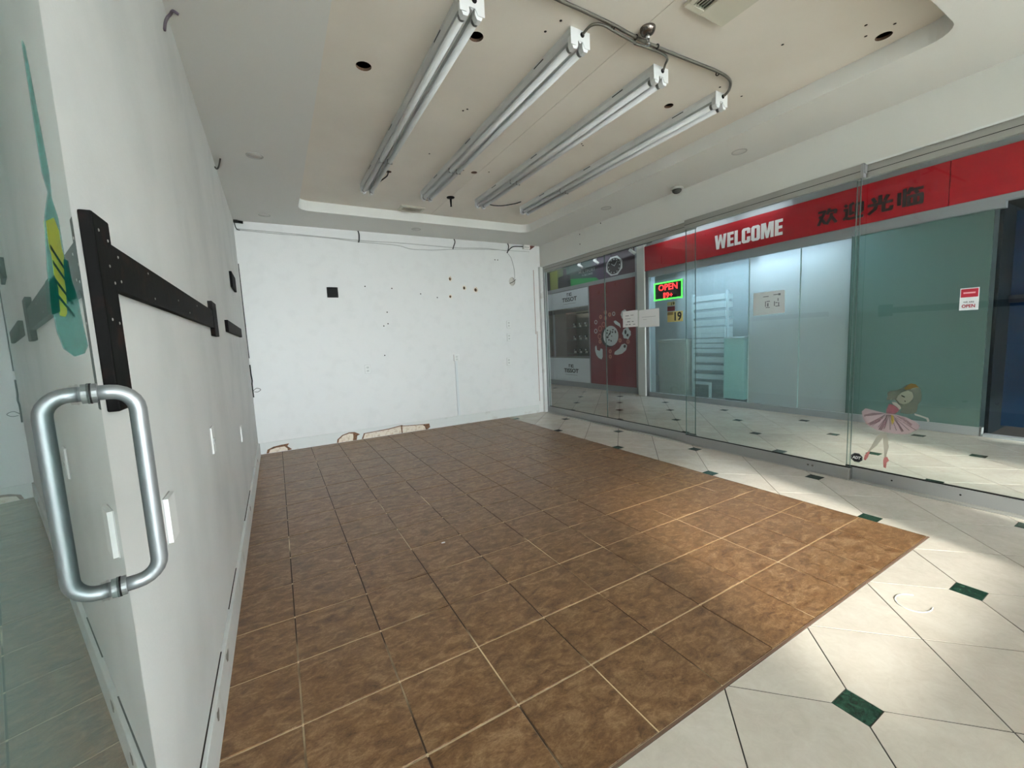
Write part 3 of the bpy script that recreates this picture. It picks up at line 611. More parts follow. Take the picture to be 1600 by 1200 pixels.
boxes('writing', [((X2+0.0028, 2.96-a-w_, 1.465+z),(X2+0.0036, 2.96-a, 1.465+z+h_)) for a, z, w_, h_ in ((0.15,0.275,0.08,0.010),(0.30,0.29,0.07,0.012),(0.37,0.28,0.03,0.03),(0.18,0.13,0.012,0.08),(0.20,0.20,0.05,0.012),(0.21,0.13,0.02,0.05),(0.19,0.11,0.06,0.010),(0.31,0.13,0.012,0.07),(0.33,0.17,0.03,0.012),(0.33,0.12,0.06,0.010),(0.37,0.13,0.012,0.05),(0.36,0.20,0.012,0.04))], INK, n2)['kind'] = 'stuff'
tag(n2, 'white handwritten paper notice taped to the milky shop glass', 'paper')
n3 = empty('open_card', (X2-0.02, 0.625, 1.365)); xx = X2-0.0201
plate('card', 'R', (xx, 0.70, 1.362), rect(0,0,0.143,0.236), 0.001, PAP, n3); plate('band', 'R', (xx-0.001, 0.693, 1.50), rect(0,0,0.128,0.088), 0.0008, mat('card red', (176,20,44), 0.6), n3)
plate('line', 'R', (xx-0.0018, 0.675, 1.538), rect(0,0,0.09,0.016), 0.0005, mat('card pink', (236,170,176), 0.6), n3); text('lettering', 'OPEN', 'R', (xx-0.001, 0.682, 1.388), 0, 0.10, 0, 0.036, 0.0006, mat('card red', (176,20,44), 0.6), n3, bold=0.03); text('lettering', 'WE ARE', 'R', (xx-0.001, 0.672, 1.44), 0, 0.08, 0, 0.016, 0.0006, BLK, n3, bold=0.01)
tag(n3, 'small white and red OPEN card on the dark teal door', 'sign')

# watch shop: posters, logo panels, display case
WP = mat('white lightbox panel', (206,212,216), 0.45)
def logo(parent, y0, z, x):
    text('lettering', 'TISSOT', 'R', (x, y0, z), 0, 0.60, 0, 0.105, 0.002, BLK, parent, bold=0.02)
    a = y0-0.20; zz = z+0.135
    boxes('emblem', [((x-0.002, a-0.03, zz),(x, a-0.01, zz+0.08)), ((x-0.002, a-0.06, zz+0.062),(x, a, zz+0.08)), ((x-0.002, a-0.11, zz),(x, a-0.085, zz+0.08)), ((x-0.002, a-0.20, zz+0.062),(x, a-0.125, zz+0.08)), ((x-0.002, a-0.145, zz),(x, a-0.125, zz+0.08)), ((x-0.002, a-0.20, zz),(x, a-0.125, zz+0.016)), ((x-0.002, a-0.20, zz+0.03),(x, a-0.17, zz+0.046))], BLK, parent)
    box('line', (x-0.001, y0-0.55, z-0.06), (x, y0-0.05, z-0.052), INK, parent)
p1 = empty('logo_panel', (X1, 7.75, 2.0)); box('panel', (X1-0.008, 7.0, 2.02), (X1+0.02, 8.49, 2.46), WP, p1); box('panel', (X1-0.008, 8.50, 2.02), (X1+0.02, 8.74, 2.46), WP, p1); logo(p1, 8.04, 2.185, X1-0.0085)
tag(p1, 'white logo panel reading TISSOT above the display case', 'sign')
p2 = empty('logo_panel', (X1, 7.75, 0.13)); box('panel', (X1-0.008, 7.0, 0.13), (X1+0.02, 8.49, 0.735), WP, p2); box('panel', (X1-0.008, 8.50, 0.13), (X1+0.02, 8.74, 0.735), WP, p2); logo(p2, 8.05, 0.355, X1-0.0085)
tag(p2, 'white logo panel reading TISSOT below the display case', 'sign')
ps = empty('poster', (X1, 6.23, 0.13)); xp = X1-0.010; SIL = mat('poster silver', (192,196,198), 0.4); COPP = mat('poster copper', (176,110,96), 0.4); PDK = mat('poster black', (24,20,22), 0.5)
box('panel', (X1-0.009, 5.49, 0.13), (X1+0.02, 6.97, 2.47), MAROON, ps)
def disc(y, z, ry, rz, m, dz=0.0, nm='print', wob=0.0): plate(nm, 'R', (xp+0.001-dz, y, z), ell(0,0,ry,rz,18,wob=wob), 0.0008, m, ps)
disc(6.32,1.24,0.26,0.24,PDK,0); disc(6.26,1.26,0.245,0.23,SIL,0.001)
for k in range(22):
    a = random.uniform(0,6.28); r = random.uniform(0.03,0.19); disc(6.26+r*math.cos(a), 1.26+r*math.sin(a), random.uniform(0.010,0.028), random.uniform(0.010,0.022), PDK, 0.002)
disc(5.77,1.30,0.12,0.125,SIL,0,wob=0.12); disc(5.80,1.33,0.03,0.05,PDK,0.001); disc(5.74,1.26,0.03,0.03,PDK,0.001); disc(5.83,1.71,0.10,0.10,SIL,0,wob=0.1)
plate('print', 'R', (xp+0.001, 6.16, 0.84), [(0,0.0),(0.10,-0.01),(0.25,0.02),(0.37,0.10),(0.40,0.2),(0.33,0.24),(0.24,0.22),(0.16,0.13),(0.02,0.06)], 0.0008, SIL, ps); disc(5.83,1.02,0.035,0.035,PDK,0.001)
plate('print', 'R', (xp+0.001, 6.80, 0.72), [(0.0,0.30),(0.0,0.2),(0.04,0.10),(0.12,0.03),(0.22,0.0),(0.26,0.06),(0.26,0.24),(0.20,0.26),(0.16,0.2),(0.07,0.22),(0.05,0.33)], 0.0008, SIL, ps)
plate('print', 'R', (xp+0.001, 6.16, 1.48), [(0,0.10),(0.06,0.12),(0.20,0.04),(0.22,-0.06),(0.18,-0.02),(0.05,0.04)], 0.0008, SIL, ps)
for y, z in [(6.58,1.71),(6.42,1.67),(6.42,1.80),(6.62,1.14),(6.29,0.91),(6.29,0.79),(6.28,1.74),(5.97,1.15),(5.73,1.12)]: disc(y, z, 0.05, 0.05, COPP, 0); disc(y, z, 0.015, 0.015, MAROON, 0.001)
for y, z, r in [(6.76,1.39,0.055),(6.49,1.53,0.06),(6.61,1.44,0.065),(6.63,1.26,0.065),(6.15,1.75,0.045),(6.75,1.60,0.05)]: ring('print', 'R', (xp+0.001, y, z), r, r*0.7, 0.0008, COPP if r > 0.056 else SIL, ps, 16)
tag(ps, 'tall maroon poster with exploded silver watch parts', 'poster')
# upper banner print: teal to purple gradient
def banner_mat():
    m = bpy.data.materials.new('banner print'); m.use_nodes = True; n = m.node_tree; p = n.nodes['Principled BSDF']; p.inputs['Roughness'].default_value = 0.35
    g = n.nodes.new('ShaderNodeNewGeometry'); s_ = n.nodes.new('ShaderNodeSeparateXYZ'); n.links.new(g.outputs['Position'], s_.inputs[0])
    r = n.nodes.new('ShaderNodeMapRange'); r.inputs['From Min'].default_value = 8.74; r.inputs['From Max'].default_value = 5.5; n.links.new(s_.outputs['Y'], r.inputs['Value'])
    c = n.nodes.new('ShaderNodeValToRGB'); e = c.color_ramp.elements; e[0].position = 0; e[0].color = srgb(96,106,84); e[1].position = 1; e[1].color = srgb(58,30,44)
    for pos, col in ((0.14,(110,120,80)),(0.30,(40,78,66)),(0.55,(58,84,82)),(0.66,(76,60,88)),(0.8,(52,40,56))): k = c.color_ramp.elements.new(pos); k.color = srgb(*col)
    n.links.new(r.outputs[0], c.inputs[0]); n.links.new(c.outputs[0], p.inputs['Base Color']); return m
bn = empty('banner_poster', (X1, 7.1, 2.56)); box('panel', (X1-0.008, 5.49, 2.56), (X1+0.02, 8.74, 3.06), banner_mat(), bn); xb = X1-0.009
plate('print', 'R', (xb, 7.66, 2.562), [(0,0.0),(1.05,0.0),(0.95,0.07),(0.3,0.14),(0.0,0.17)], 0.0008, mat('banner green', (46,150,84), 0.4), bn)
plate('print', 'R', (xb, 8.55, 2.562), rect(0,0,0.34,0.47), 0.0006, mat('banner olive', (128,138,70), 0.4), bn)
plate('print', 'R', (xb-0.0008, 8.20, 2.565), [(0,0),(0.53,0),(0.52,0.28),(0.38,0.30),(0.37,0.46),(0.24,0.46),(0.24,0.30),(0.02,0.28)], 0.0008, mat('banner dark', (40,44,48), 0.4), bn)
plate('print', 'R', (xb, 8.74, 2.562), rect(0,0,0.18,0.47), 0.0008, mat('banner dark', (40,44,48), 0.4), bn)
plate('print', 'R', (xb, 6.11, 2.79), ell(0,0,0.27,0.22,8,0.39), 0.0008, SIL, bn); plate('print', 'R', (xb-0.0008, 6.11, 2.79), ell(0,0,0.21,0.175,20), 0.0008, PDK, bn); plate('print', 'R', (xb, 5.86, 2.75), rect(-0.03,-0.04,0.05,0.05), 0.0006, mat('banner dark', (40,44,48), 0.4), bn)
plate('print', 'R', (xb-0.0016, 6.11, 2.79), [(0,0),(0.10,0.10),(0.11,0.09),(0.01,-0.01)], 0.0006, SIL, bn); plate('print', 'R', (xb-0.0016, 6.11, 2.79), [(0,0),(-0.09,0.05),(-0.085,0.062),(0.005,0.012)], 0.0006, SIL, bn)
for k in range(12):
    a = math.pi*k/6; plate('print', 'R', (xb-0.0016, 6.11+0.175*math.cos(a), 2.79+0.145*math.sin(a)), rect(-0.012,-0.010,0.012,0.010), 0.0006, SIL, bn)
text('lettering', 'MULTIFORT', 'R', (xb, 7.33, 2.80), 0, 0.60, 0, 0.07, 0.0008, mat('banner silver', (190,196,194), 0.5), bn, bold=0.012); text('lettering', 'TV BIG DATE', 'R', (xb, 7.22, 2.725), 0, 0.40, 0, 0.045, 0.0008, mat('banner silver', (190,196,194), 0.5), bn)
tag(bn, 'dark green and purple banner with a wristwatch over the display case', 'poster')
# display case
dc = empty('display_case', (7.2, 7.87, 0.735)); CB = mat('case lining', (112,110,100), 0.6)
boxes('body', [((X1+0.50, 7.0, 0.735),(X1+0.53, 8.74, 2.02)), ((X1+0.01, 6.98, 0.735),(X1+0.53, 7.0, 2.02)), ((X1+0.01, 8.72, 0.735),(X1+0.53, 8.74, 2.02)), ((X1+0.01, 7.0, 2.0),(X1+0.53, 8.74, 2.02)), ((X1+0.01, 7.0, 0.735),(X1+0.53, 8.74, 0.76))], CB, dc)
box('column', (X1+0.05, 7.98, 0.76), (X1+0.40, 8.48, 2.0), mat('case brown panel', (84,66,56), 0.5), dc)
for z in (0.86, 1.20, 1.52): box('shelf', (X1+0.04, 7.0, z-0.012), (X1+0.45, 7.96, z), mat('case glass shelf', (120,130,126), 0.15), dc)
box('header', (X1+0.04, 7.0, 1.86), (X1+0.30, 7.96, 1.875), PDK, dc)
box('glass_pane', (X1+0.0, 7.0, 0.735), (X1+0.006, 8.74, 2.02), GLASS, dc)
box('fascia', (X1+0.012, 7.001, 1.90), (X1+0.02, 8.719, 1.999), PDK, dc); lm = box('light_strip', (X1+0.05, 7.05, 1.985), (X1+0.08, 7.95, 1.998), mat('case led', (255,250,240), 0.5, emit=((255,248,236), 30.0)), dc)
tag(dc, 'dark glazed watch display case between two white logo panels', 'display case')
WS = mat('watch steel', (214,216,214), 0.2, 1.0); WST = mat('watch cushion', (176,172,160), 0.7)
def watch(x, y, z):
    t = empty('wristwatch', (x, y, z)); lathe('stand', 'C', (x, y, z+0.055), [(0.016,0),(0.024,0.02),(0.03,0.055)], WST, t, 10)
    ring('strap', 'R', (x+0.012, y, z+0.083), 0.036, 0.028, 0.024, BLK, t, 12); lathe('case', 'R', (x-0.012, y, z+0.083), [(0.026,0),(0.026,0.008),(0.021,0.010)], WS, t, 12); return t
proto = watch(X1+0.14, 7.08, 0.86); tag(proto, 'small steel wristwatch on the bottom shelf of the display case', 'watch', 'wristwatches in the display case')
wp0 = Vector((X1+0.14, 7.08, 0.86))
for z in (0.86, 1.20, 1.52):
    for k in range(8):
        p = Vector((X1+0.14+0.10*(k%2), 7.08+0.112*k, z))
        if z == 0.86 and k == 0: continue
        r = proto.copy(); COL.objects.link(r); r.location = p; r.rotation_euler.z = random.uniform(-0.3, 0.3)
        for ch in proto.children: c = ch.copy(); COL.objects.link(c); c.parent = r
        OFF[r.name] = p; r['label'] = 'small steel wristwatch on the %s shelf of the display case' % {0.86:'bottom', 1.20:'middle', 1.52:'top'}[z]
# corridor lamps: slot lights and a spotlight track above the shopfronts
for x, y0, y1, lab in ((6.45, 5.5, 8.6, 'bright strip lamp above the watch banner'), (6.60, 3.42, 4.75, 'bright strip lamp over the left half of the welcome sign'), (6.60, 2.55, 3.30, 'short bright strip lamp over the middle of the welcome sign')):
    t = empty('strip_lamp', (x, (y0+y1)/2, 3.065)); box('housing', (x-0.04, y0, 3.092), (x+0.04, y1, HC), WHITEM, t)
    box('tube', (x-0.02, y0+0.03, 3.066), (x+0.02, y1-0.03, 3.091), mat('lit strip', (255,255,255), 0.4, emit=((240,248,255), 9.0)), t); tag(t, lab, 'light')
tk = empty('spot_track', (6.42, 5.1, 2.90)); box('rail', (6.62, 4.8, 2.985), (6.66, 7.6, 3.01), BLK, tk); tag(tk, 'black ceiling track holding small spotlights', 'track')
for y in (4.9, 6.6): box('rod', (6.635, y-0.006, 3.01), (6.645, y+0.006, HC), BLK, tk)
for y, lab in ((5.28, 'white track spotlight beside the pale aluminium post'), (6.35, 'white track spotlight over the banner watch'), (6.9, 'white track spotlight over the banner lettering')):
    t = empty('spotlight', (6.64, y, 2.86)); box('bracket', (6.634, y-0.006, 2.93), (6.646, y+0.006, 2.985), WHITEM, t)
    b_ = bmesh.new(); tubeb(b_, [(6.62, y+0.05, 2.955), (6.66, y-0.05, 2.865)], 0.03, 14); fromb('head', b_, WHITEM, t, True); tag(t, lab, 'spotlight')

# ================================================================== CEILING THINGS
def strip_light(cx, y0, y1, label):
    t = empty('strip_light', (cx, (y0+y1)/2, HT)); prof = [(-0.062,0),(-0.062,-0.022),(-0.050,-0.048),(-0.014,-0.052),(0,-0.070),(0.014,-0.052),(0.050,-0.048),(0.062,-0.022),(0.062,0)]
    V = [(cx+a, y, HT+b) for y in (y0, y1) for a, b in prof]; n = len(prof); F = [(k, k+1, n+k+1, n+k) for k in range(n-1)] + [tuple(range(n)), tuple(range(2*n-1, n-1, -1))]
    bm = bmesh.new(); vs = [bm.verts.new(v) for v in V]
    for f in F: bm.faces.new([vs[i] for i in f])
    fromb('housing', bm, GREYM, t)
    for s in (-1, 1):
        bm = bmesh.new(); tubeb(bm, [(cx+s*0.036, y0+0.02, HT-0.078), (cx+s*0.036, y1-0.02, HT-0.078)], 0.0185, 16); tb = fromb('tube', bm, TUBE, t, True)
        for y, d in ((y0, 1), (y1, -1)):
            plate('lamp_holder', 'B', (cx+s*0.036, y+(0.034 if d > 0 else 0.0), HT-0.05), [(-0.02,0.02),(-0.022,-0.03),(-0.012,-0.052),(0.012,-0.052),(0.022,-0.03),(0.02,0.02)], 0.034, WHITEM, t)
            bm = bmesh.new(); a, b = (y+0.03, y+0.055) if d > 0 else (y-0.055, y-0.03); tubeb(bm, [(cx+s*0.036, a, HT-0.078), (cx+s*0.036, b, HT-0.078)], 0.0192, 16); fromb('tube_cap', bm, mat('tube cap grey', (120,122,122), 0.4, 0.5), tb)
    for y, yy in ((y0, y0-0.004), (y1, y1+0.004)):
        plate('end_plate', 'B', (cx, max(y, yy), HT), [(-0.066,0),(-0.066,-0.085),(-0.03,-0.085),(-0.016,-0.058),(0.016,-0.058),(0.03,-0.085),(0.066,-0.085),(0.066,0)], 0.004, WHITEM, t)
    lathe('knockout', 'B', (cx+0.012, y0-0.004, HT-0.024), [(0.013,0),(0.013,0.004)], BLK, t, 12)
    L = y1-y0
    for q in (0.10, 0.50, 0.80): box('slot', (cx-0.0635, y0+L*q, HT-0.016), (cx-0.0618, y0+L*q+0.10, HT-0.010), BLK, t)
    for q in (0.69,):
        for s in (-1, 1): box('clip', (cx+s*0.036-0.021, y0+L*q, HT-0.098), (cx+s*0.036+0.021, y0+L*q+0.005, HT-0.06), mat('clip grey', (130,130,130), 0.5), t)
    tag(t, label, 'light')
FXS = [(1.262, 1.11, 3.72), (1.885, 1.06, 3.70), (2.545, 1.08, 3.72), (3.175, 1.09, 3.74)]
for (cx, a, b), lab in zip(FXS, ('unlit twin tube strip light nearest the left wall', 'unlit twin tube strip light, second from the left wall', 'unlit twin tube strip light, third from the left wall', 'unlit twin tube strip light nearest the glass panels')): strip_light(cx, a, b, lab)
ZC = HT-0.014
tag(tube('conduit', [(1.0,0.925,ZC),(1.5,0.93,ZC),(1.97,0.933,ZC),(2.25,0.95,ZC),(2.57,0.945,ZC),(2.90,0.935,ZC),(3.06,0.955,ZC),(3.16,1.02,ZC),(3.187,1.075,ZC-0.008)], 0.009, CONDUIT), 'grey flexible conduit running across to the last strip light', 'conduit')
tag(tube('conduit', [(1.897,1.05,ZC-0.008),(1.905,0.99,ZC),(1.95,0.955,ZC-0.005),(2.05,0.951,ZC-0.016),(2.2,0.962,ZC-0.016)], 0.007, CONDUIT), 'thin conduit curving to the second strip light', 'conduit')
tag(tube('conduit', [(2.2,0.968,ZC-0.016),(2.33,0.958,ZC-0.016),(2.43,0.962,ZC-0.012),(2.50,0.99,ZC-0.004),(2.535,1.035,ZC),(2.557,1.068,ZC-0.008)], 0.007, CONDUIT), 'thin conduit curving to the third strip light', 'conduit')
for x, lab in ((2.02,'small dark conduit clip nearest the second strip light'), (2.19,'small dark conduit clip just under the sprinkler'), (2.36,'small dark conduit clip right of the sprinkler'), (2.92,'small dark conduit clip nearest the last strip light')): 
    o = ring('conduit_clip', 'L', (x-0.004, 0.945, ZC-0.002), 0.0145, 0.010, 0.006, mat('clip dark', (52,50,48), 0.5, 0.4), None, 12); tag(o, lab, 'clip', 'clips on the conduit')
sp = empty('sprinkler', (2.215, 0.885, HT)); lathe('escutcheon', 'C', (2.215, 0.885, HT), [(0.042,0),(0.041,0.010),(0.034,0.024),(0.018,0.032)], mat('aged chrome', (120,112,106), 0.25, 0.9), sp, 24); lathe('stem', 'C', (2.215, 0.885, HT-0.03), [(0.012,0),(0.012,0.02),(0.008,0.024)], CHROME, sp, 12)
for s in (-1, 1): box('frame_arm', (2.215+s*0.010-0.002, 0.882, HT-0.082), (2.215+s*0.010+0.002, 0.888, HT-0.05), CHROME, sp)
lathe('deflector', 'C', (2.215, 0.885, HT-0.082), [(0.016,0),(0.016,0.002)], CHROME, sp, 12); tag(sp, 'round chrome ceiling sprinkler beside the conduit', 'sprinkler')
hj = empty('sprinkler', (2.193, 3.758, HT)); lathe('escutcheon', 'C', (2.193, 3.758, HT), [(0.046,0),(0.044,0.008),(0.022,0.014)], BLK, hj, 16); lathe('stem', 'C', (2.193, 3.758, HT-0.012), [(0.013,0),(0.010,0.05),(0.008,0.085),(0.013,0.09)], BLK, hj, 10); tag(hj, 'small black hanging sprinkler stub near the far vent', 'sprinkler')
def vent(x0, x1, y0, y1, n, sx1, label, along='y'):
    t = empty('air_vent', ((x0+x1)/2, (y0+y1)/2, HT)); z = HT-0.018
    VW = mat('cream vent', (196,192,176), 0.5)
    boxes('frame', [((x0,y0,z),(sx1-0.0005,y0+0.03,HT-0.0005)),((x0,y1-0.03,z),(sx1-0.0005,y1,HT-0.0005)),((x0,y0+0.0305,z),(x0+0.03,y1-0.0305,HT-0.0005)),((sx1,y0,z),(x1,y1,HT-0.0005))], VW, t, 0.002)
    box('duct', (x0+0.03, y0+0.03, HT-0.003), (sx1, y1-0.03, HT), mat('vent duct', (64,60,52), 0.8), t)
    for k in range(n):
        if along == 'x':
            y = y0+0.03+(y1-y0-0.06)*(k+0.3)/n; mk('slat', [(x0+0.03,y,z),(x0+0.03,y+0.008,HT-0.004),(x0+0.03,y+0.010,HT-0.004),(x0+0.03,y+0.002,z),(sx1,y,z),(sx1,y+0.008,HT-0.004),(sx1,y+0.010,HT-0.004),(sx1,y+0.002,z)], [(0,1,2,3),(7,6,5,4),(0,4,5,1),(1,5,6,2),(2,6,7,3),(3,7,4,0)], VW, t); continue
        x = x0+0.03+(sx1-x0-0.03)*(k+0.35)/n; mk('slat', [(x,y0+0.03,z),(x+0.010,y0+0.03,HT-0.004),(x+0.012,y0+0.03,HT-0.004),(x+0.002,y0+0.03,z),(x,y1-0.03,z),(x+0.010,y1-0.03,HT-0.004),(x+0.012,y1-0.03,HT-0.004),(x+0.002,y1-0.03,z)], [(0,1,2,3),(7,6,5,4),(0,4,5,1),(1,5,6,2),(2,6,7,3),(3,7,4,0)], VW, t)
    tag(t, label, 'vent')
vent(2.25, 2.56, 0.30, 0.68, 5, 2.37, 'cream air vent in the near ceiling with slats at one side')
vent(1.745, 2.04, 4.20, 4.385, 4, 2.01, 'small cream air vent near the far tray edge', 'x')
for k, (x, y, lab) in enumerate([(0.29,3.134,'blank round ceiling cover halfway along the left wall'),(0.325,4.774,'blank round ceiling cover in the far left corner'),(2.088,4.774,'blank round ceiling cover above the end wall'),(3.949,3.104,'blank round ceiling cover farther along the glass side'),(3.974,1.449,'blank round ceiling cover nearer along the glass side')]):
    t = empty('ceiling_cover', (x, y, H)); ring('rim', 'C', (x, y, H), 0.062, 0.052, 0.004, mat('cover rim', (176,176,172), 0.5), t); lathe('disc', 'C', (x, y, H), [(0.052,0),(0.051,0.002)], mat('cover disc', (206,206,202), 0.6), t, 24); tag(t, lab, 'cover')
t = empty('dome_sensor', (4.20, 2.28, H)); lathe('base', 'C', (4.20, 2.28, H), [(0.065,0),(0.065,0.015),(0.055,0.022)], mat('sensor grey', (168,168,162), 0.4), t, 24); lathe('dome', 'C', (4.20, 2.28, H-0.02), [(0.05,0),(0.046,0.02),(0.03,0.036),(0.008,0.042)], mat('smoked dome', (70,70,66), 0.15), t, 24)
tag(t, 'grey dome sensor on the soffit by the glass header', 'sensor')
tag(tube('loose_wire', [(1.33,3.47,HT-0.05),(1.36,3.42,HT-0.035),(1.385,3.36,HT-0.02),(1.388,3.32,HT+0.01)], 0.006, BLK), 'short black wire from a ceiling hole to the first strip light', 'wire')
tag(tube('loose_wire', [(2.62,3.70,HT-0.02),(2.70,3.73,HT-0.035),(2.84,3.72,HT-0.03),(2.98,3.63,HT-0.015),(3.03,3.58,HT-0.002)], 0.006, BLK), 'black wire sagging between the third and fourth strip lights', 'wire')
# straps left hanging at the top of the left wall
tag(tube('loose_strap', [(0.004,1.525,2.65),(0.005,1.572,2.71),(0.006,1.65,2.78),(0.016,1.665,2.806),(0.030,1.64,2.808),(0.049,1.642,2.800)], 0.006, mat('dull purple strap', (84,74,84), 0.6)), 'dark curled strap at the top of the left wall, near one', 'strap')
tag(tube('loose_strap', [(0.004,3.35,2.765),(0.012,3.40,2.770),(0.028,3.39,2.788),(0.050,3.28,2.808)], 0.006, mat('dark strap', (60,58,56), 0.6)), 'dark curled strap at the top of the left wall, far one', 'strap')

# ================================================================== BACK WALL THINGS
CAB = mat('grey cable', (178,178,176), 0.6)
tag(tube('wall_cable', [(0.02,D-0.006,2.712),(0.49,D-0.006,2.70),(0.95,D-0.006,2.70),(1.40,D-0.006,2.675),(1.9,D-0.006,2.665),(2.1,D-0.006,2.628),(2.4,D-0.006,2.632),(2.74,D-0.006,2.665),(3.3,D-0.006,2.70),(4.1,D-0.006,2.715)], 0.0045, CAB), 'grey cable sagging along the top of the end wall', 'cable')
tag(tube('wall_cable', [(0.02,D-0.006,2.724),(0.6,D-0.006,2.715),(1.40,D-0.006,2.695),(2.0,D-0.006,2.70),(2.75,D-0.006,2.69),(3.3,D-0.006,2.715),(3.68,D-0.006,2.70)], 0.005, CAB), 'straighter grey cable just above the sagging one', 'cable')
STP = mat('black strap', (44,44,44), 0.5)
for x, dx, lab in ((1.402,-0.004,'black cable tie at the left of the end wall top'),(2.75,0.02,'black cable tie at the middle of the end wall top'),(3.685,0.01,'black cable tie near the junction box')):
    tag(tube('cable_tie', [(x+dx,D-0.006,2.815),(x+dx+0.008,D-0.016,2.77),(x,D-0.018,2.70),(x-0.01,D-0.012,2.665)], 0.008, STP), lab, 'tie')
jb = empty('junction_box', (4.03, D, 2.76)); box('body', (3.97, D-0.05, 2.745), (4.09, D, 2.812), mat('white box', (226,226,222), 0.5), jb, 0.004); boxes('terminal', [((3.99+0.03*k, D-0.052, 2.765),(4.005+0.03*k, D-0.049, 2.78)) for k in range(3)], INK, jb)
tag(jb, 'white junction box in the top right corner of the end wall', 'junction box')
tag(tube('wall_cable', [(3.67,D-0.012,2.67),(3.72,D-0.02,2.73),(3.80,D-0.02,2.775),(3.97,D-0.02,2.785)], 0.008, STP), 'black cable looping into the junction box', 'cable')
plate('torn_patch', 'B', (4.09, D, 2.745), [(0,0.01),(0.03,0.0),(0.10,0.045),(0.13,0.068),(0.0,0.07)], 0.002, mat('rusty patch', (96,48,36), 0.8), wb)
tag(tube('wall_cable', [(3.69,D-0.008,2.66),(3.74,D-0.008,2.60),(3.78,D-0.008,2.48),(3.795,D-0.008,2.38),(3.79,D-0.010,2.27),(3.76,D+0.005,2.24)], 0.004, CAB), 'thin wire dropping into the round hole', 'wire')
tag(tube('loose_wire', [(3.81,D-0.01,2.25),(3.785,D-0.02,2.235),(3.76,D-0.015,2.215),(3.73,D-0.012,2.20),(3.70,D-0.008,2.19)], 0.005, BLK), 'black wire crossing the round hole in the end wall', 'wire')
bp_ = empty('cover_plate', (1.013, D, 1.935)); box('plate', (0.945, D-0.012, 1.935), (1.080, D, 2.068), BLK, bp_, 0.004)
for x in (0.96, 1.065):
    for z in (1.95, 2.053): lathe('screw', 'B', (x, D-0.012, z), [(0.005,0),(0.004,0.002)], mat('dark screw', (60,60,60), 0.4, 0.6), bp_, 8)
tag(bp_, 'square black blank plate on the end wall', 'plate')
OW = mat('white outlet plastic', (224,225,223), 0.4); OG = mat('outlet slot', (90,90,90), 0.6)
def outlet(axis, org, label, wd=0.072, ht=0.116, th=0.007, kind='duplex'):
    t = empty('wall_outlet', org); u, v, n = frame_of(axis); o = Vector(org)
    plate('plate', axis, o, rect(-wd/2,0,wd/2,ht), th, OW, t)
    for z in {'duplex': (0.027,0.074), 'single': (0.045,), 'blank': ()}[kind]:
        plate('socket', axis, o+n*th, rect(-0.017,z-0.006,0.017,z+0.022), 0.002, mat('outlet socket', (204,205,203), 0.5), t)
        for s in (-1, 1): plate('slot', axis, o+n*(th+0.002), rect(s*0.007-0.0015,z+0.004,s*0.007+0.0015,z+0.014), 0.0006, OG, t)
    plate('rim', axis, o, rect(-wd/2-0.002,-0.002,wd/2+0.002,ht+0.002), 0.002, mat('outlet shadow rim', (168,168,166), 0.7), t)
    tag(t, label, 'outlet')
outlet('B', (1.375, D, 0.905), 'white outlet on the end wall below the black plate')
outlet('B', (3.645, D, 1.47), 'upper white outlet at the right of the end wall')
outlet('B', (3.640, D, 1.26), 'middle white outlet at the right of the end wall')
outlet('B', (3.615, D, 0.865), 'lowest white outlet at the right of the end wall')
rw = empty('raceway', (2.69, D, 0.14)); box('channel', (2.662, D-0.014, 0.14), (2.702, D, 1.0), mat('white raceway', (214,218,220), 0.4), rw, 0.003); box('outlet_box', (2.645, D-0.03, 0.99), (2.735, D, 1.09), OW, rw, 0.004)
for z in (1.015, 1.055): plate('socket', 'B', (2.69, D-0.03, z), rect(-0.016,-0.012,0.016,0.014), 0.002, mat('outlet socket', (204,205,203), 0.5), rw)
tag(rw, 'white vertical raceway rising from the baseboard to an outlet box', 'raceway')
cs = empty('corner_sensor', (0.05, D-0.05, 2.79)); box('body', (0.004, D-0.05, 2.79), (0.05, D, 2.816), BLK, cs, 0.003); bm = bmesh.new(); tubeb(bm, [(0.05, D-0.03, 2.80), (0.10, D-0.03, 2.795)], 0.016, 12); fromb('head', bm, BLK, cs, True); tag(cs, 'small black sensor in the top left corner of the end wall', 'sensor')
tag(tube('corner_wire', [(0.012,D-0.01,2.79),(0.02,D-0.01,2.74),(0.035,D-0.01,2.715),(0.06,D-0.01,2.71)], 0.005, BLK), 'short black wire under the corner sensor', 'wire')
tag(tube('corner_gap_and_wire', [(0.006,D-0.006,2.32),(0.006,D-0.006,1.8),(0.007,D-0.006,1.2)], 0.0045, STP), 'dark tube drawn for the gap down the corner of the end wall', 'cable')  # dark tube in place of the open slit between the two walls
tag(tube('corner_gap_and_wire', [(0.006,D-0.006,1.12),(0.007,D-0.008,1.0),(0.012,D-0.014,0.93),(0.006,D-0.006,0.87),(0.008,D-0.006,0.72)], 0.007, BLK), 'loose black wire end low in the wall corner', 'wire')
tag(tube('wire_loop', [(0.01,D-0.02,0.80),(0.05,D-0.02,0.83),(0.09,D-0.02,0.81),(0.06,D-0.02,0.785),(0.02,D-0.02,0.79)], 0.003, STP), 'thin wire loop low in the wall corner', 'wire')

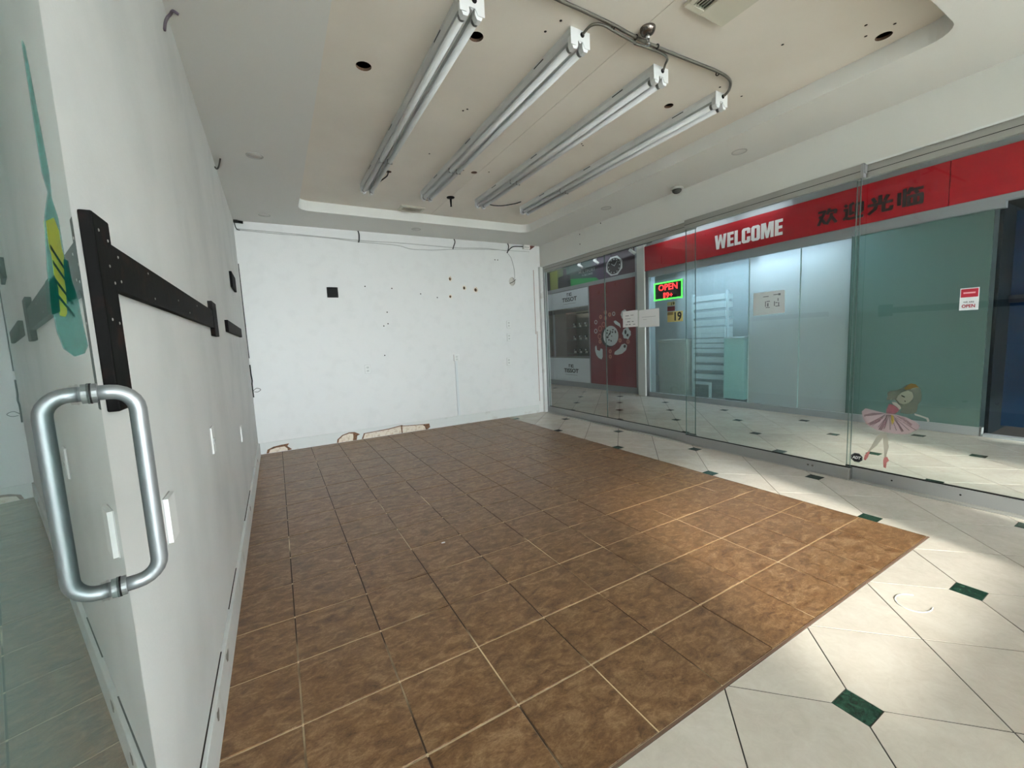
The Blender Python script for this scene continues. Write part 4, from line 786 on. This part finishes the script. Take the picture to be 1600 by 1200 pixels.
# ================================================================== LEFT WALL THINGS
vb = tag(box('wall_board', (0, 0.212, 1.170), (0.020, 0.302, 1.540), WOOD, bev=0.003), 'short upright dark wood board nearest the glass door', 'board')
def dots(o, pts, x):
    for y, z in pts: lathe('screw', 'L', (x, y, z), [(0.003,0),(0.0025,0.0010)], mat('pale screw', (150,148,142), 0.5, 0.3), o, 8)
dots(vb, [(0.235,1.51),(0.28,1.50),(0.24,1.345),(0.28,1.34),(0.27,1.45),(0.288,1.42)], 0.020)
hb = tag(box('wall_board', (0, 0.304, 1.409), (0.018, 1.862, 1.500), WOOD, bev=0.002), 'long horizontal dark wood board on the left wall', 'board')
dots(hb, [(0.34,1.48),(0.34,1.43),(0.58,1.485),(0.62,1.425),(0.95,1.455),(1.15,1.43),(1.35,1.475)], 0.018)
tag(box('wall_board', (0, 1.864, 1.366), (0.020, 2.04, 1.55), WOOD, bev=0.002), 'short upright dark wood board closing the long board', 'board')
tag(box('wall_board', (0, 2.67, 1.420), (0.020, 4.02, 1.503), WOOD, bev=0.002), 'farther short horizontal dark wood board on the left wall', 'board')
tag(box('wall_board', (0, 3.58, 1.850), (0.020, 3.99, 1.985), mat('black board', (8,8,9), 0.75, spec=0.12), bev=0.002), 'black board piece high on the far left wall', 'board')
outlet('L', (0, 1.45, 0.825), 'white switch plate on the left wall below the long board', kind='single')
outlet('L', (0, 2.92, 0.595), 'white outlet on the far part of the left wall')
outlet('L', (0, 0.535, 0.79), 'raised white outlet on the left wall beside the pull handle', th=0.012, kind='blank')

# ================================================================== STICKERS AND NOTICES ON THE UNIT'S GLASS
xg = XB+0.0395
bal = empty('dancer_sticker', (xg, 0.45, 0.14))
B = {
 'hair': [(-0.478,0.732),(-0.463,0.748),(-0.426,0.756),(-0.397,0.773),(-0.372,0.799),(-0.348,0.812),(-0.319,0.807),(-0.290,0.781),(-0.282,0.740),(-0.283,0.692),(-0.299,0.662),(-0.304,0.609),(-0.321,0.588),(-0.363,0.582),(-0.397,0.588),(-0.390,0.618),(-0.399,0.641),(-0.430,0.682),(-0.475,0.677),(-0.483,0.681),(-0.473,0.707)],
 'tutu': [(-0.632,0.567),(-0.608,0.596),(-0.559,0.587),(-0.511,0.578),(-0.475,0.572),(-0.418,0.570),(-0.362,0.558),(-0.308,0.532),(-0.282,0.507),(-0.291,0.477),(-0.315,0.459),(-0.339,0.435),(-0.375,0.424),(-0.420,0.421),(-0.466,0.423),(-0.529,0.432),(-0.570,0.451),(-0.600,0.473),(-0.622,0.511)],
 'leg': [(-0.504,0.416),(-0.477,0.416),(-0.491,0.377),(-0.524,0.309),(-0.563,0.260),(-0.579,0.235),(-0.583,0.245),(-0.564,0.286),(-0.531,0.375)],
 'leg2': [(-0.488,0.420),(-0.469,0.420),(-0.460,0.363),(-0.452,0.314),(-0.463,0.251),(-0.466,0.224),(-0.477,0.222),(-0.480,0.278),(-0.489,0.358)],
 'arm': [(-0.317,0.593),(-0.292,0.587),(-0.261,0.577),(-0.240,0.570),(-0.232,0.548),(-0.242,0.537),(-0.250,0.560),(-0.278,0.570),(-0.313,0.579)],
 'face': [(-0.423,0.688),(-0.413,0.718),(-0.392,0.744),(-0.360,0.761),(-0.334,0.749),(-0.326,0.716),(-0.335,0.687),(-0.356,0.665),(-0.377,0.653),(-0.403,0.660)],
 'shoulder': [(-0.448,0.665),(-0.422,0.663),(-0.399,0.641),(-0.391,0.623),(-0.401,0.611),(-0.421,0.634),(-0.440,0.646)],
 'bodice': [(-0.463,0.649),(-0.436,0.642),(-0.409,0.620),(-0.401,0.607),(-0.426,0.574),(-0.479,0.572),(-0.477,0.607)],
 'shoe': [(-0.579,0.246),(-0.567,0.249),(-0.578,0.204),(-0.593,0.171),(-0.606,0.176),(-0.599,0.215)],
 'shoe2': [(-0.477,0.222),(-0.458,0.231),(-0.446,0.203),(-0.460,0.185),(-0.463,0.138),(-0.478,0.144),(-0.482,0.195)],
 'ribbon': [(-0.448,0.566),(-0.433,0.558),(-0.427,0.519),(-0.438,0.488),(-0.446,0.516)],
 'eye': [(-0.395,0.723),(-0.372,0.712),(-0.376,0.706),(-0.394,0.715)], 'eye2': [(-0.339,0.690),(-0.318,0.691),(-0.321,0.685),(-0.337,0.685)], 'lips': [(-0.378,0.683),(-0.366,0.680),(-0.371,0.671)],
 'crown': [(-0.382,0.774),(-0.361,0.800),(-0.344,0.815),(-0.316,0.810),(-0.301,0.785),(-0.322,0.786),(-0.346,0.772),(-0.371,0.765)],
 's1': [(-0.479,0.569),(-0.532,0.519),(-0.587,0.474),(-0.574,0.461),(-0.516,0.501)], 's2': [(-0.471,0.568),(-0.492,0.509),(-0.521,0.439),(-0.501,0.434),(-0.473,0.502)], 's3': [(-0.483,0.571),(-0.558,0.566),(-0.615,0.543),(-0.614,0.528),(-0.549,0.547)],
 's4': [(-0.425,0.564),(-0.380,0.536),(-0.331,0.495),(-0.324,0.510),(-0.373,0.552)], 's5': [(-0.433,0.558),(-0.412,0.502),(-0.383,0.442),(-0.369,0.449),(-0.401,0.508)] }
SK = decal('sticker skin', (206,202,190), 0.6); PK = decal('sticker pink', (168,100,112), 0.5); PL = decal('sticker pale pink', (206,186,190), 0.5); HR = decal('sticker hair', (128,130,112), 0.45)
st_m = {'hair': (HR,'hair'), 'tutu': (PL,'skirt'), 'leg': (SK,'leg'), 'leg2': (SK,'leg'), 'arm': (SK,'arm'), 'face': (decal('sticker face', (176,182,168), 0.5),'face'), 'shoulder': (SK,'shoulder'), 'bodice': (PK,'bodice'), 'shoe': (decal('sticker shoe', (214,140,140), 0.8),'shoe'), 'shoe2': (decal('sticker shoe', (214,140,140), 0.8),'shoe'), 'ribbon': (decal('sticker gold', (196,176,90), 0.8),'ribbon'),
        'eye': (decal('sticker dark', (40,50,46), 0.8),'eye'), 'eye2': (decal('sticker dark', (40,50,46), 0.8),'eye'), 'lips': (decal('sticker lip', (96,60,56), 0.8),'lips'), 'crown': (decal('sticker amber', (142,118,70), 0.7),'crown')}
for k, p in B.items():
    m_, nm = st_m.get(k, (decal('sticker fold', (170,122,136), 0.32), 'fold')); lay = {'hair':0,'tutu':0,'leg':0.0,'leg2':0.0004,'arm':0,'face':0.0004,'shoulder':0.0004}.get(k, 0.0008)
    plate(nm, 'R', (xg-lay, 0, 0), p, 0.0003, m_, bal)
for k in range(9):
    t0 = -0.60+0.037*k; plate('fold', 'R', (xg-0.0008, 0, 0), [(-0.455+0.004*k-0.02, 0.563), (-0.450+0.004*k-0.02, 0.563), (t0+0.006, 0.470-0.022*math.sin(k/8*3.1)), (t0, 0.468-0.022*math.sin(k/8*3.1))], 0.0003, decal('sticker line', (140,108,118), 0.28), bal)
tag(bal, 'pink ballet dancer sticker on the near glass panel', 'sticker')
ad = empty('alarm_sticker', (xg, 0.652, 0.145)); plate('octagon', 'R', (xg, 0.652, 0.181), ell(0,0,0.041,0.040,8,math.pi/8), 0.0005, mat('sticker navy', (18,22,30), 0.5), ad); [text('letter', c, 'R', (xg-0.0005, 0.652+0.029-0.0195*k, 0.169), 0, 0.019, 0, 0.024, 0.0004, PAP, ad, bold=0.03, shear=0.15) for k, c in enumerate('ADT')]
ring('border', 'R', (xg-0.0004, 0.652, 0.181), 0.0365, 0.035, 0.0004, INK, ad, 8); tag(ad, 'small dark octagonal alarm sticker reading ADT beside the dancer', 'sticker')
xn = XB+0.0395
na = empty('paper_notice', (xn, 3.13, 1.36)); plate('sheet', 'R', (xn, 3.252, 1.366), [(0,0),(0.262,0.002),(0.262,0.214),(0.004,0.210)], 0.0008, PAP, na)
boxes('writing', [((xn-0.0016, 3.252-a-w_, 1.366+z),(xn-0.0009, 3.252-a, 1.366+z+h_)) for a, z, w_, h_ in ((0.05,0.145,0.06,0.008),(0.14,0.15,0.05,0.006),(0.04,0.11,0.10,0.004),(0.08,0.066,0.05,0.010),(0.16,0.066,0.03,0.010),(0.05,0.03,0.04,0.008),(0.11,0.03,0.03,0.010),(0.18,0.03,0.04,0.008))], INK, na)['kind'] = 'stuff'
tag(na, 'left white paper note taped to the far glass panel', 'paper')
nb = empty('paper_notice', (xn, 2.8, 1.35)); plate('sheet', 'R', (xn, 2.972, 1.356), [(0,0),(0.325,-0.004),(0.322,0.215),(0.006,0.212)], 0.0008, PAP, nb)
boxes('writing', [((xn-0.0016, 2.972-a-w_, 1.356+z),(xn-0.0009, 2.972-a, 1.356+z+h_)) for a, z, w_, h_ in ((0.05,0.12,0.22,0.005),(0.07,0.09,0.06,0.004))], mat('faint ink', (176,176,178), 0.8), nb)['kind'] = 'stuff'
tag(nb, 'right white paper note taped to the far glass panel', 'paper')

# ================================================================== FLOOR SCRAPS
tag(plate('paper_scrap', 'C', (1.105, 1.60, 0.0035), ell(0,0,0.012,0.009,7,wob=0.3), -0.002, PAP), 'tiny white scrap lying on the brown tiles', 'scrap')
ar = [(2.70+0.075*math.cos(a), -0.18+0.06*math.sin(a), 0.0012) for a in [math.radians(q) for q in range(20, 300, 15)]]
tag(tube('glue_mark', [(p[0]-0.01, p[1]-0.005, 0.0004) for p in ar], 0.0022, mat('dried white glue', (236,234,226), 0.6), sub=2), 'dried white ring mark on the cream tiles', 'mark')
